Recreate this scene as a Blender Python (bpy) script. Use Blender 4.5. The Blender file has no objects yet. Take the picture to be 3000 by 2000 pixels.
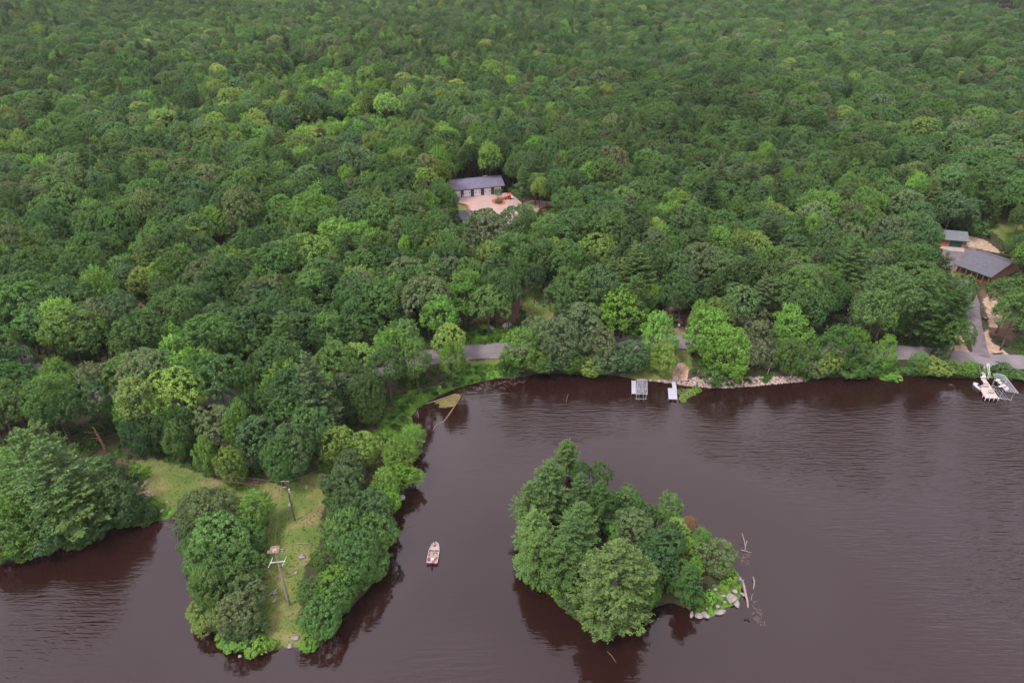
import bpy, math, random
import numpy as np
from mathutils import Vector, Matrix
R = math.radians
rng = np.random.default_rng(11)
random.seed(5)
scene = bpy.context.scene
COL = scene.collection

# ---------------------------------------------------------------- camera, sky, sun, exposure
CAM_H, PITCH, FPX = 100.0, 31.6, 2000.0
cam_d = bpy.data.cameras.new('camera'); cam = bpy.data.objects.new('camera', cam_d); COL.objects.link(cam)
cam.location = (0, 0, CAM_H); cam.rotation_euler = (R(90 - PITCH), 0, 0)
cam_d.sensor_width = 36; cam_d.lens = 24; cam_d.clip_start = 0.5; cam_d.clip_end = 12000
scene.camera = cam
SUN_EL, SUN_AZ = R(60), R(-125)          # soft sun behind thin cloud, high behind the camera on the left
w = bpy.data.worlds.new('World'); scene.world = w; w.use_nodes = True
nt = w.node_tree; nt.nodes.clear()
def N(nt, t, **kw):
    n = nt.nodes.new(t)
    for k, v in kw.items(): setattr(n, k, v)
    return n
wo = N(nt, 'ShaderNodeOutputWorld'); bg = N(nt, 'ShaderNodeBackground')
sky = N(nt, 'ShaderNodeTexSky', sky_type='NISHITA', sun_disc=False)
sky.sun_elevation = SUN_EL; sky.sun_rotation = SUN_AZ; sky.air_density = 1.0; sky.dust_density = 2.0
tc = N(nt, 'ShaderNodeTexCoord'); mp = N(nt, 'ShaderNodeMapping'); mp.inputs['Scale'].default_value = (1, 1, 2.2)
nz = N(nt, 'ShaderNodeTexNoise'); nz.inputs['Scale'].default_value = 2.1; nz.inputs['Detail'].default_value = 6
cr = N(nt, 'ShaderNodeValToRGB')
cr.color_ramp.elements[0].position = .32; cr.color_ramp.elements[0].color = (5.0, 4.5, 5.2, 1)
cr.color_ramp.elements[1].position = .72; cr.color_ramp.elements[1].color = (9.6, 8.8, 9.6, 1)
mx = N(nt, 'ShaderNodeMix', data_type='RGBA'); mx.inputs[0].default_value = .85     # an overcast deck over the clear sky
nt.links.new(tc.outputs['Generated'], mp.inputs[0]); nt.links.new(mp.outputs[0], nz.inputs['Vector'])
nt.links.new(nz.outputs['Fac'], cr.inputs[0]); nt.links.new(sky.outputs[0], mx.inputs[6]); nt.links.new(cr.outputs[0], mx.inputs[7])
nt.links.new(mx.outputs[2], bg.inputs[0]); bg.inputs[1].default_value = .10
nt.links.new(bg.outputs[0], wo.inputs[0])
sd = bpy.data.lights.new('sun', 'SUN'); sun = bpy.data.objects.new('sun', sd); COL.objects.link(sun)
sd.energy = 1.5; sd.angle = R(12); sd.color = (1, .96, .9)
sun.rotation_euler = Vector((math.sin(SUN_AZ) * math.cos(SUN_EL), math.cos(SUN_AZ) * math.cos(SUN_EL), math.sin(SUN_EL))).to_track_quat('Z', 'Y').to_euler()
scene.view_settings.view_transform = 'Standard'; scene.view_settings.look = 'None'
scene.view_settings.exposure = 1.5; scene.view_settings.gamma = 1
scene.cycles.max_bounces = 5; scene.cycles.diffuse_bounces = 3; scene.cycles.glossy_bounces = 3
scene.cycles.transmission_bounces = 3; scene.cycles.volume_bounces = 0; scene.cycles.use_denoising = True
scene.cycles.sample_clamp_indirect = 4

# ---------------------------------------------------------------- pixel (3000x2000 frame) <-> world
cp, sp_ = math.cos(R(PITCH)), math.sin(R(PITCH))
def ray(px, py):
    u, v = (px - 1500) / FPX, (1000 - py) / FPX
    return u, cp + v * sp_, -sp_ + v * cp
def at(px, py, z=0.0):
    dx, dy, dz = ray(px, py)
    t = (z - CAM_H) / dz
    return Vector((dx * t, dy * t, z))
def proj(p):
    x, y, z = p[0], p[1], p[2] - CAM_H
    f = y * cp - z * sp_; up = y * sp_ + z * cp
    return 1500 + FPX * x / f, 1000 - FPX * up / f, f
def projn(x, y, z):
    z = z - CAM_H
    f = y * cp - z * sp_; up = y * sp_ + z * cp
    return 1500 + FPX * x / f, 1000 - FPX * up / f, f
FV = 3000 / 2352.0
def fv(l): return [(a * FV, b * FV) for a, b in l]

# ---------------------------------------------------------------- shoreline
SHORE = fv([(-900,1290),(-300,1310),(0,1300),(60,1276),(130,1262),(190,1246),(240,1212),(300,1206),(345,1203),(365,1195),(405,1191),(424,1212),(438,1256),
 (448,1310),(458,1370),(466,1430),(492,1458),(512,1478),(540,1493),(580,1506),(612,1499),(650,1489),(690,1488),(712,1501),(724,1484),(762,1444),(800,1404),
 (850,1352),(880,1285),(892,1232),(905,1178),(922,1147),(946,1102),(951,1062),(965,1030),(975,1010),(962,990),(950,970),(946,956),(965,935),(1000,915),(1040,896),
 (1090,881),(1140,870),(1190,868),(1230,860),(1300,860),(1400,862),(1440,868),(1460,873),(1540,880),(1560,886),(1600,889),(1680,891),(1740,886),(1800,879),(1850,874),
 (1900,868),(1960,868),(2050,866),(2150,863),(2230,868),(2260,868),(2352,873),(2700,890),(3400,930)])
ISLE = fv([(1192,1300),(1202,1328),(1240,1353),(1290,1390),(1320,1425),(1360,1445),(1430,1442),(1480,1420),(1510,1392),(1545,1385),(1575,1398),(1592,1414),(1622,1422),(1655,1410),(1668,1396),
 (1697,1388),(1704,1360),(1708,1335),(1698,1318),(1684,1298),(1648,1258),(1595,1218),(1525,1185),(1440,1168),(1350,1168),(1280,1172),(1225,1205),(1196,1255)])
sw = [at(x, y) for x, y in SHORE]
LAND = np.array([(p.x, p.y) for p in sw] + [(4200, sw[-1].y), (4200, 6000), (-4200, 6000), (-4200, sw[0].y)])
ISL = np.array([(at(x, y).x, at(x, y).y) for x, y in ISLE])
def jag(poly, n_real, amp, seed):
    r = np.random.default_rng(seed); out = []
    for i in range(len(poly)):
        a, b = poly[i], poly[(i + 1) % len(poly)]
        out.append(a)
        if i < n_real:
            L = np.hypot(*(b - a)); k = int(L / 3.0); nrm = np.array([-(b - a)[1], (b - a)[0]]) / max(L, .1)
            if L < 80:
                for j in range(1, k): out.append(a + (b - a) * j / k + nrm * r.normal(0, amp))
    return np.array(out)
LAND = jag(LAND, len(sw) - 1, .35, 3); ISL = jag(ISL, len(ISL), .3, 4)
def inside(X, Y, P):
    c = np.zeros(X.shape, bool); n = len(P)
    for i in range(n):
        x1, y1 = P[i]; x2, y2 = P[i - 1]
        if y1 == y2: continue
        c ^= ((y1 > Y) != (y2 > Y)) & (X < (x2 - x1) * (Y - y1) / (y2 - y1) + x1)
    return c
def pdist(X, Y, P, closed=True):
    d = np.full(X.shape, 1e18)
    n = len(P)
    for i in range(n if closed else n - 1):
        a = P[i]; b = P[(i + 1) % n]; ab = b - a; L = max((ab ** 2).sum(), 1e-9)
        t = np.clip(((X - a[0]) * ab[0] + (Y - a[1]) * ab[1]) / L, 0, 1)
        d = np.minimum(d, (X - a[0] - t * ab[0]) ** 2 + (Y - a[1] - t * ab[1]) ** 2)
    return np.sqrt(d)
def sdist(X, Y):
    d1 = pdist(X, Y, LAND) * np.where(inside(X, Y, LAND), 1, -1)
    d2 = pdist(X, Y, ISL) * np.where(inside(X, Y, ISL), 1, -1)
    return np.maximum(d1, d2)
pond_c = at(2935, 24, 0.0); POND = (pond_c.x, pond_c.y, 42.0, 36.0)
def sm(t): t = np.clip(t, 0, 1); return t * t * (3 - 2 * t)
def height(X, Y):
    X = np.asarray(X, float); Y = np.asarray(Y, float)
    d = sdist(X, Y)
    land = 0.75 * sm(d / 2.2) + 2.0 * sm((d - 1) / 34) + 0.10 * np.sin(X * .55 + 1.3 * np.sin(Y * .31)) * np.sin(Y * .47) * sm(d / 4)
    far = sm((np.hypot(X, Y) - 330) / 300)
    land = land + far * (6.0 * np.sin(X * .009 + 1 + .6 * np.sin(Y * .006)) * np.sin(Y * .0085) + 3.5 * np.sin(X * .019 + Y * .015))
    h = np.where(d > 0, land, np.maximum(-2.0, d * .6))
    e = np.sqrt(((X - POND[0]) / POND[2]) ** 2 + ((Y - POND[1]) / POND[3]) ** 2)
    return np.where(e < 1.25, h * sm((e - 1) / .25) + (-1.0) * (1 - sm((e - 1) / .25)), h)
def hz(x, y): return float(height(np.array([x]), np.array([y]))[0])
def T(px, py, dz=0.0):
    z = 1.0
    for _ in range(5):
        p = at(px, py, z + dz); z = hz(p.x, p.y)
    return at(px, py, z + dz)
def ztop(base, py):      # the height at which a vertical through base meets image row py
    dx, dy, dz = ray(1500, py); t = base[1] / dy
    return CAM_H + dz * t

# ---------------------------------------------------------------- mesh helpers
def new_obj(name, me, parent=None):
    o = bpy.data.objects.new(name, me); COL.objects.link(o)
    if parent is not None: o.parent = parent
    return o
def tag(o, label=None, cat=None, group=None, kind=None):
    if label: o['label'] = label
    if cat: o['category'] = cat
    if group: o['group'] = group
    if kind: o['kind'] = kind
    return o
def thing(name, label, cat, loc=(0, 0, 0), rz=0.0, group=None):
    o = bpy.data.objects.new(name, None); COL.objects.link(o); o.location = loc; o.rotation_euler = (0, 0, rz)
    o.empty_display_size = .2
    return tag(o, label, cat, group)
class MB:
    def __init__(s): s.v = []; s.f = []
    def add(s, vs, fs):
        b = len(s.v); s.v += [tuple(v) for v in vs]; s.f += [tuple(i + b for i in f) for f in fs]; return s
    def box(s, c, d, rot=None, taper=1.0):
        x, y, z = d[0] / 2, d[1] / 2, d[2] / 2
        vs = [Vector((sx * x * (taper if sz > 0 else 1), sy * y * (taper if sz > 0 else 1), sz * z)) for sz in (-1, 1) for sx, sy in ((-1, -1), (1, -1), (1, 1), (-1, 1))]
        if rot is not None:
            m = rot if isinstance(rot, Matrix) else Matrix.Rotation(rot, 3, 'Z')
            vs = [m @ v for v in vs]
        return s.add([v + Vector(c) for v in vs], [(3, 2, 1, 0), (4, 5, 6, 7), (0, 1, 5, 4), (1, 2, 6, 5), (2, 3, 7, 6), (3, 0, 4, 7)])
    def tube(s, pts, rad, n=6, cap=True):
        pts = [Vector(p) for p in pts]
        if not hasattr(rad, '__len__'): rad = [rad] * len(pts)
        vs = []; fs = []
        for i, p in enumerate(pts):
            t = (pts[min(i + 1, len(pts) - 1)] - pts[max(i - 1, 0)]).normalized()
            a = t.cross(Vector((0, 0, 1)) if abs(t.z) < .9 else Vector((1, 0, 0))).normalized(); b = t.cross(a)
            for k in range(n):
                an = 2 * math.pi * k / n; vs.append(p + (a * math.cos(an) + b * math.sin(an)) * rad[i])
        for i in range(len(pts) - 1):
            for k in range(n):
                k2 = (k + 1) % n; fs.append((i * n + k, i * n + k2, (i + 1) * n + k2, (i + 1) * n + k))
        if cap: fs.append(tuple(range(n))[::-1] if False else tuple(range(n))); fs.append(tuple((len(pts) - 1) * n + k for k in range(n))[::-1])
        return s.add(vs, fs)
    def prism(s, poly, z0, z1):
        n = len(poly)
        vs = [(p[0], p[1], z0) for p in poly] + [(p[0], p[1], z1) for p in poly]
        return s.add(vs, [tuple(range(n))[::-1], tuple(range(n, 2 * n))] + [(i, (i + 1) % n, n + (i + 1) % n, n + i) for i in range(n)])
    def rock(s, c, d, seed, sub=2, flat=.0, rz=0.0):
        import bmesh
        bm = bmesh.new(); bmesh.ops.create_icosphere(bm, subdivisions=sub, radius=1)
        r = random.Random(seed)
        pl = []
        for _ in range(9):
            v = Vector((r.gauss(0, 1), r.gauss(0, 1), r.gauss(0, 1))).normalized(); pl.append((v, r.uniform(.62, .88)))
        m = Matrix.Rotation(rz, 3, 'Z'); vs = []
        for v in bm.verts:
            p = v.co.copy()
            for nn, k in pl:
                e = p.dot(nn) - k
                if e > 0: p -= nn * e * .9
            p *= 1 + r.uniform(-.03, .03)
            p = m @ Vector((p.x * d[0] / 2, p.y * d[1] / 2, p.z * d[2] / 2)); vs.append(p + Vector(c))
        fs = [tuple(v.index for v in f.verts) for f in bm.faces]; bm.free()
        return s.add(vs, fs)
    def build(s, name, mat, parent=None, bevel=0.0, smooth=False):
        me = bpy.data.meshes.new(name); me.from_pydata(s.v, [], s.f); me.validate(); me.update()
        import bmesh
        bm = bmesh.new(); bm.from_mesh(me); bmesh.ops.recalc_face_normals(bm, faces=bm.faces); bm.to_mesh(me); bm.free()
        me.materials.append(mat)
        if smooth: me.polygons.foreach_set('use_smooth', [True] * len(me.polygons))
        o = new_obj(name, me, parent)
        if bevel:
            b = o.modifiers.new('b', 'BEVEL'); b.width = bevel; b.segments = 2; b.limit_method = 'ANGLE'
        return o

# ---------------------------------------------------------------- materials
def mat(name, col, rough=.7, metal=0.0, var=.12, scale=3.0, bump=0.0, spec=.3, col2=None, coord='Object', detail=4, bscale=None):
    m = bpy.data.materials.new(name); m.use_nodes = True; t = m.node_tree; b = t.nodes['Principled BSDF']
    b.inputs['Roughness'].default_value = rough; b.inputs['Metallic'].default_value = metal; b.inputs['Specular IOR Level'].default_value = spec
    tcn = N(t, 'ShaderNodeTexCoord'); n1 = N(t, 'ShaderNodeTexNoise'); n1.inputs['Scale'].default_value = scale; n1.inputs['Detail'].default_value = detail
    t.links.new(tcn.outputs[coord], n1.inputs['Vector'])
    rp = N(t, 'ShaderNodeValToRGB'); rp.color_ramp.elements[0].position = .3; rp.color_ramp.elements[1].position = .7
    c2 = col2 if col2 else tuple(min(1, c * (1 + var)) for c in col); c1 = col if col2 else tuple(c * (1 - var) for c in col)
    rp.color_ramp.elements[0].color = (*c1, 1); rp.color_ramp.elements[1].color = (*c2, 1)
    t.links.new(n1.outputs['Fac'], rp.inputs[0]); t.links.new(rp.outputs[0], b.inputs['Base Color'])
    if bump:
        n2 = N(t, 'ShaderNodeTexNoise'); n2.inputs['Scale'].default_value = bscale or scale * 4; n2.inputs['Detail'].default_value = 5
        t.links.new(tcn.outputs[coord], n2.inputs['Vector'])
        bp = N(t, 'ShaderNodeBump'); bp.inputs['Strength'].default_value = bump; bp.inputs['Distance'].default_value = .1
        t.links.new(n2.outputs['Fac'], bp.inputs['Height']); t.links.new(bp.outputs[0], b.inputs['Normal'])
    return m
M = {}
M['bark'] = mat('bark', (.075, .058, .045), .9, var=.35, scale=2.5, bump=.4)
M['palebark'] = mat('pale_bark', (.20, .17, .15), .85, var=.3, scale=2.0, bump=.3)
M['deadwood'] = mat('dead_wood', (.21, .17, .15), .8, var=.3, scale=2.5, bump=.3)
M['redwood'] = mat('red_dead_wood', (.19, .09, .055), .85, var=.4, scale=1.5, bump=.3)
M['wetwood'] = mat('wet_wood', (.20, .12, .07), .5, var=.35, scale=1.2)
M['rock'] = mat('granite', (.13, .11, .105), .85, scale=1.3, bump=.7, col2=(.31, .27, .26), bscale=3)
M['rockpink'] = mat('pink_stone', (.15, .10, .09), .85, scale=1.6, bump=.5, col2=(.40, .27, .24))
M['concrete'] = mat('pink_concrete', (.29, .195, .17), .8, scale=.35, col2=(.35, .245, .22))
M['apron'] = mat('apron_concrete', (.27, .22, .20), .8, scale=.6, col2=(.33, .28, .26))
M['redmulch'] = mat('red_mulch', (.26, .06, .035), .9, scale=3, col2=(.34, .10, .06), bump=.5)
M['brownmulch'] = mat('brown_mulch', (.045, .022, .018), .95, scale=3, col2=(.085, .045, .038), bump=.5)
M['asphalt'] = mat('asphalt', (.125, .108, .118), .85, scale=.25, col2=(.185, .158, .168), bump=.1, bscale=8)
M['newasphalt'] = mat('drive_asphalt', (.085, .072, .08), .85, scale=.5, col2=(.15, .125, .13))
M['dirt'] = mat('red_gravel', (.15, .085, .065), .95, scale=.8, col2=(.23, .14, .11), bump=.3)
M['white'] = mat('white_paint', (.74, .73, .75), .45, var=.05, spec=.5)
M['alum'] = mat('aluminium', (.42, .41, .45), .35, metal=.35, var=.06)
M['dockgrey'] = mat('dock_boards', (.33, .32, .37), .6, var=.06, scale=2)
M['docktan'] = mat('tan_dock_boards', (.37, .305, .28), .65, var=.06, scale=2)
M['roofgrey'] = mat('grey_shingles', (.088, .082, .100), .8, var=.18, scale=1.2, bump=.15, bscale=9)
M['roofgreen'] = mat('green_grey_shingles', (.115, .128, .138), .8, var=.14, scale=1.2, bump=.15, bscale=9)
M['roofviolet'] = mat('slate_metal_roof', (.118, .108, .155), .6, var=.06, scale=.6)
M['brownwall'] = mat('brown_siding', (.060, .045, .040), .75, var=.15, scale=1.5)
M['trim'] = mat('reddish_trim', (.16, .06, .06), .6)
M['log'] = mat('orange_log', (.26, .10, .04), .6, scale=1.6, col2=(.36, .16, .065))
M['logdark'] = mat('dark_deck_wood', (.24, .085, .045), .7, var=.2)
M['greendoor'] = mat('green_door_paint', (.018, .065, .055), .5, var=.1)
M['greentrim'] = mat('green_trim', (.03, .09, .06), .5)
M['dark'] = mat('black_rubber', (.015, .015, .018), .6)
M['glass'] = mat('dark_glass', (.012, .014, .018), .1, spec=.8)
M['orange'] = mat('orange_paint', (.62, .06, .02), .4, var=.08, spec=.5)
M['brightorange'] = mat('faded_orange', (.75, .16, .07), .5, var=.1)
M['steel'] = mat('grey_steel', (.22, .21, .22), .5, metal=.5)
M['trailerwood'] = mat('trailer_planks', (.22, .17, .15), .8, var=.25)
M['pole'] = mat('weathered_pole', (.17, .14, .125), .85, scale=1.2, col2=(.25, .21, .19), bump=.2)
M['poledark'] = mat('dark_pole', (.07, .045, .045), .85, scale=1.2, col2=(.11, .07, .065))
M['polered'] = mat('orange_brown_pole', (.28, .15, .09), .8, scale=1.0, col2=(.36, .27, .23))
M['sticks'] = mat('nest_sticks', (.22, .13, .09), .9, scale=5, col2=(.48, .33, .26), bump=.5)
M['wire'] = mat('wire', (.22, .21, .20), .5, metal=.3)
M['hull'] = mat('boat_hull', (.10, .025, .035), .35, spec=.6)
M['gunwale'] = mat('boat_rim', (.42, .38, .38), .4)
M['bdeck'] = mat('boat_deck', (.29, .235, .23), .6, var=.06)
M['bfloor'] = mat('boat_floor', (.28, .21, .18), .8, var=.1)
M['motor'] = mat('outboard_cowl', (.22, .22, .30), .35, spec=.6)
M['skin'] = mat('skin', (.52, .28, .20), .6, var=.04)
M['skin2'] = mat('tanned_skin', (.40, .21, .14), .6, var=.04)
M['shirtor'] = mat('orange_shirt', (.62, .14, .08), .8)
M['shirtpk'] = mat('pink_shirt', (.60, .23, .22), .8)
M['shirtrd'] = mat('red_shirt', (.50, .06, .07), .8)
M['teal'] = mat('teal_cap', (.05, .36, .28), .7)
M['whcloth'] = mat('white_cloth', (.50, .48, .49), .8)
M['trpurple'] = mat('purple_trousers', (.12, .07, .17), .8)
M['trdark'] = mat('dark_trousers', (.03, .03, .04), .8)
M['trtan'] = mat('tan_shorts', (.40, .30, .22), .8)
M['hair'] = mat('dark_hair', (.02, .014, .01), .7)
M['algae'] = mat('algae_mat', (.085, .065, .022), .8, scale=.9, col2=(.165, .145, .045), bump=.3)

def leaf_material():
    m = bpy.data.materials.new('foliage'); m.use_nodes = True; t = m.node_tree
    b = t.nodes['Principled BSDF']; out = t.nodes['Material Output']
    a = N(t, 'ShaderNodeAttribute', attribute_type='INSTANCER', attribute_name='tint')
    v = N(t, 'ShaderNodeAttribute', attribute_type='GEOMETRY', attribute_name='vary')
    # leaf to leaf variation in value and a little in hue (young tips yellower)
    mr = N(t, 'ShaderNodeMapRange'); mr.inputs[3].default_value = .68; mr.inputs[4].default_value = 1.36
    t.links.new(v.outputs['Fac'], mr.inputs[0])
    oi = N(t, 'ShaderNodeObjectInfo'); mr2 = N(t, 'ShaderNodeMapRange'); mr2.inputs[3].default_value = .88; mr2.inputs[4].default_value = 1.14
    t.links.new(oi.outputs['Random'], mr2.inputs[0])
    mu = N(t, 'ShaderNodeMath', operation='MULTIPLY'); t.links.new(mr.outputs[0], mu.inputs[0]); t.links.new(mr2.outputs[0], mu.inputs[1])
    vm = N(t, 'ShaderNodeVectorMath', operation='SCALE'); t.links.new(a.outputs['Color'], vm.inputs[0]); t.links.new(mu.outputs[0], vm.inputs['Scale'])
    b.inputs['Roughness'].default_value = .55; b.inputs['Specular IOR Level'].default_value = .12
    t.links.new(vm.outputs[0], b.inputs['Base Color'])
    tr = N(t, 'ShaderNodeBsdfTranslucent'); vm2 = N(t, 'ShaderNodeVectorMath', operation='MULTIPLY'); vm2.inputs[1].default_value = (1.2, 1.25, .6)
    t.links.new(vm.outputs[0], vm2.inputs[0]); t.links.new(vm2.outputs[0], tr.inputs[0])
    ms = N(t, 'ShaderNodeMixShader'); ms.inputs[0].default_value = .28
    t.links.new(b.outputs[0], ms.inputs[1]); t.links.new(tr.outputs[0], ms.inputs[2]); t.links.new(ms.outputs[0], out.inputs[0])
    return m
M['leaf'] = leaf_material()
# ---------------------------------------------------------------- terrain and water
def axis(segs):
    out = []
    for a, b, n in segs: out += list(np.linspace(a, b, n, endpoint=False))
    return np.array(out + [segs[-1][1]])
xs = axis([(-4500, -1500, 6), (-1500, -700, 20), (-700, -215, 50), (-215, 240, 380), (240, 700, 48), (700, 1500, 22), (1500, 4500, 6)])
ys = axis([(-500, 40, 12), (40, 340, 250), (340, 600, 40), (600, 1500, 90), (1500, 6000, 14)])
GX, GY = np.meshgrid(xs, ys); GZ = height(GX, GY)
# which ground covers which place (soft edged areas of real ground cover, not light)
def wpoly(l): return np.array([(lambda p: (p.x, p.y))(T(*q)) for q in l])
AREAS = {
 'lawn': [ # mown or grazed grass: peninsula, clearing, garage lawns, dock lawn, cabin slope
  (fv([(300,1060),(360,1050),(430,1075),(520,1110),(575,1115),(650,1105),(740,1085),(750,1130),(740,1180),(735,1250),(700,1300),(690,1360),(690,1400),(700,1440),(720,1480),(690,1500),(640,1488),(615,1470),(590,1420),(600,1350),(615,1290),(610,1240),(620,1170),(560,1140),(480,1140),(420,1180),(380,1190),(350,1180),(335,1120)]), 1.5),
  (fv([(1195,690),(1210,660),(1250,665),(1275,700),(1265,760),(1210,760)]), 2.5),
  ([(1278,650),(1300,600),(1335,597),(1370,604),(1370,630),(1330,660),(1290,668)], 1.0),
  ([(1583,614),(1605,607),(1641,605),(1685,603),(1690,625),(1600,640)], .8),
  (fv([(1420,862),(1440,850),(1480,835),(1540,800),(1590,806),(1590,850),(1560,880),(1500,874),(1440,868)]), 1.5),
  (fv([(1700,835),(1760,838),(1780,815),(1700,812)]), 1.0),
  ([(2790,640),(2860,640),(2920,690),(3050,800),(3300,830),(3400,600),(2950,610),(2900,640)], 3),
  (fv([(1065,830),(1170,822),(1175,832),(1065,842)]), .8)],
 'lush': [ # rank green weeds on banks and verges
  (fv([(860,1000),(880,960),(900,930),(940,895),(1000,890),(1050,850),(1065,840),(1170,832),(1190,860),(1140,868),(1090,880),(1040,893),(1000,912),(965,932),(945,955),(950,970),(962,990),(940,1010),(880,1010)]), 2),
  (fv([(1065,795),(1060,755),(1110,745),(1170,752),(1235,748),(1275,765),(1180,788)]), 1.5),
  (fv([(720,1050),(760,1030),(850,1000),(880,1010),(850,1040),(790,1090),(740,1085)]), 1.5),
  (fv([(480,1460),(520,1440),(600,1440),(625,1480),(600,1505),(540,1492)]), 1.5),
  (fv([(340,1130),(400,1180),(430,1200),(345,1205),(320,1160)]), 1.5),
  (fv([(300,1060),(350,1080),(320,1120),(300,1110)]), 1.5),
  (fv([(1590,1410),(1640,1350),(1690,1310),(1712,1330),(1700,1390),(1640,1425)]), 1.2),
  (fv([(1990,815),(2060,820),(2060,865),(1990,868)]), 1.5), (fv([(2225,845),(2352,850),(2352,872),(2240,868)]), 1.5)],
 'sand': [
  ([(2833,690),(2850,690),(2880,700),(2930,735),(3000,762),(3060,800),(3060,830),(2985,770),(2940,745),(2862,728),(2835,724),(2825,722)], 1.2),
  ([(2755,650),(2790,645),(2800,668),(2770,662)], 1.0),
  ([(2790,985),(2815,980),(2845,1040),(2760,1035),(2740,1028),(2770,1010)], 1.2),
  ([(2862,1000),(2890,960),(2905,1000),(2960,1040),(3100,1048),(3100,1052),(2880,1042)], 1.0),
  ([(2880,880),(2900,860),(2940,900),(2935,960),(2900,960)], 2.0),
  ([(1960,1045),(1975,1040),(2020,1080),(2030,1112),(1975,1118),(1968,1100)], 1.2),
  (fv([(305,1110),(325,1098),(335,1112),(315,1128)]), .8),(fv([(310,1130),(345,1128),(340,1145),(315,1142)]), .8)],
 'duff': [ # reddish needle and leaf litter
  (fv([(240,1050),(340,1055),(480,1095),(610,1105),(640,1112),(560,1140),(470,1110),(380,1075),(250,1065)]), 1.5),
  (fv([(1080,735),(1150,712),(1195,665),(1197,715),(1180,745),(1110,740)]), 2),
  (fv([(1010,600),(1030,620)]+[(1040,560),(1000,560)]), 2),
  ([(1960,900),(2010,880),(2030,930),(2100,985),(2020,960)], 2),
  ([(2040,690),(2170,700),(2200,800),(2060,770)], 4),
  ([(2870,850),(2915,850),(2960,900),(2975,1000),(2905,980),(2880,900)], 3)],
}
cov = {}
nearmask = (np.abs(GX) < 260) & (GY > 40) & (GY < 360)
for k, lst in AREAS.items():
    a = np.zeros(GX.shape)
    for poly, soft in lst:
        P = wpoly(poly)
        x, y = GX[nearmask], GY[nearmask]
        d = pdist(x, y, P) * np.where(inside(x, y, P), 1, -1)
        a[nearmask] = np.maximum(a[nearmask], sm((d + soft * .6) / (soft * 1.2)))
    cov[k] = a
ny, nx = GX.shape
me = bpy.data.meshes.new('ground')
me.vertices.add(nx * ny); me.vertices.foreach_set('co', np.stack([GX, GY, GZ], -1).astype(np.float32).ravel())
idx = np.arange(nx * ny).reshape(ny, nx)
q = np.stack([idx[:-1, :-1], idx[:-1, 1:], idx[1:, 1:], idx[1:, :-1]], -1).reshape(-1, 4)
me.loops.add(q.size); me.loops.foreach_set('vertex_index', q.ravel().astype(np.int32))
me.polygons.add(len(q)); me.polygons.foreach_set('loop_start', (np.arange(len(q)) * 4).astype(np.int32)); me.update()
me.polygons.foreach_set('use_smooth', [True] * len(q))
ca = me.color_attributes.new('cover', 'FLOAT_COLOR', 'POINT')
ca.data.foreach_set('color', np.stack([cov['lawn'], cov['lush'], cov['sand'], cov['duff']], -1).astype(np.float32).ravel())
gm = bpy.data.materials.new('ground_cover'); gm.use_nodes = True; t = gm.node_tree; L = t.links
b = t.nodes['Principled BSDF']; b.inputs['Roughness'].default_value = .95; b.inputs['Specular IOR Level'].default_value = .1
at_ = N(t, 'ShaderNodeAttribute', attribute_name='cover'); sx = N(t, 'ShaderNodeSeparateColor'); L.new(at_.outputs['Color'], sx.inputs[0])
geo = N(t, 'ShaderNodeNewGeometry')
def noise(s, d=5, w_=0.0):
    n = N(t, 'ShaderNodeTexNoise'); n.inputs['Scale'].default_value = s; n.inputs['Detail'].default_value = d; n.inputs['Distortion'].default_value = w_
    L.new(geo.outputs['Position'], n.inputs['Vector']); return n.outputs['Fac']
def ramp(f, stops):
    r = N(t, 'ShaderNodeValToRGB'); e = r.color_ramp.elements
    while len(e) < len(stops): e.new(.5)
    for i, (p_, c) in enumerate(stops): e[i].position = p_; e[i].color = (*c, 1)
    L.new(f, r.inputs[0]); return r.outputs[0]
def mixc(f, a, b_):
    m_ = N(t, 'ShaderNodeMix', data_type='RGBA'); L.new(f, m_.inputs[0]); L.new(a, m_.inputs[6]); L.new(b_, m_.inputs[7]); return m_.outputs[2]
def edge(f, nf, k=.55):      # break up a soft border with noise
    a = N(t, 'ShaderNodeMath', operation='ADD'); L.new(f, a.inputs[0])
    s_ = N(t, 'ShaderNodeMath', operation='MULTIPLY_ADD'); L.new(nf, s_.inputs[0]); s_.inputs[1].default_value = k * 2; s_.inputs[2].default_value = -k
    L.new(s_.outputs[0], a.inputs[1])
    r = N(t, 'ShaderNodeMapRange'); L.new(a.outputs[0], r.inputs[0]); r.inputs[1].default_value = .35; r.inputs[2].default_value = .65; return r.outputs[0]
nA, nB, nC = noise(.22, 6, .4), noise(.9, 6, .3), noise(3.2, 5)
floor_c = ramp(nB, [(.3, (.030, .026, .017)), (.5, (.040, .045, .020)), (.7, (.062, .042, .032))])
g1 = ramp(nA, [(.33, (.050, .095, .018)), (.46, (.082, .122, .026)), (.56, (.125, .135, .042)), (.66, (.20, .155, .080))])
g2 = ramp(nC, [(.25, (.035, .070, .014)), (.5, (.085, .120, .028)), (.72, (.21, .175, .085))])
hf = N(t, 'ShaderNodeValue'); hf.outputs[0].default_value = .42
lawn_c = mixc(hf.outputs[0], g1, g2)
lush_c = ramp(nC, [(.3, (.035, .085, .012)), (.55, (.075, .165, .022)), (.75, (.15, .22, .045))])
sand_c = ramp(nB, [(.3, (.22, .14, .095)), (.55, (.34, .24, .18)), (.75, (.42, .33, .28))])
duff_c = ramp(nC, [(.3, (.075, .042, .032)), (.55, (.12, .065, .048)), (.75, (.085, .085, .035))])
c = mixc(edge(at_.outputs['Alpha'], nB), floor_c, duff_c)
c = mixc(edge(sx.outputs[0], nB), c, lawn_c)
c = mixc(edge(sx.outputs[1], nB), c, lush_c)
c = mixc(edge(sx.outputs[2], nB, .4), c, sand_c)
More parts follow.
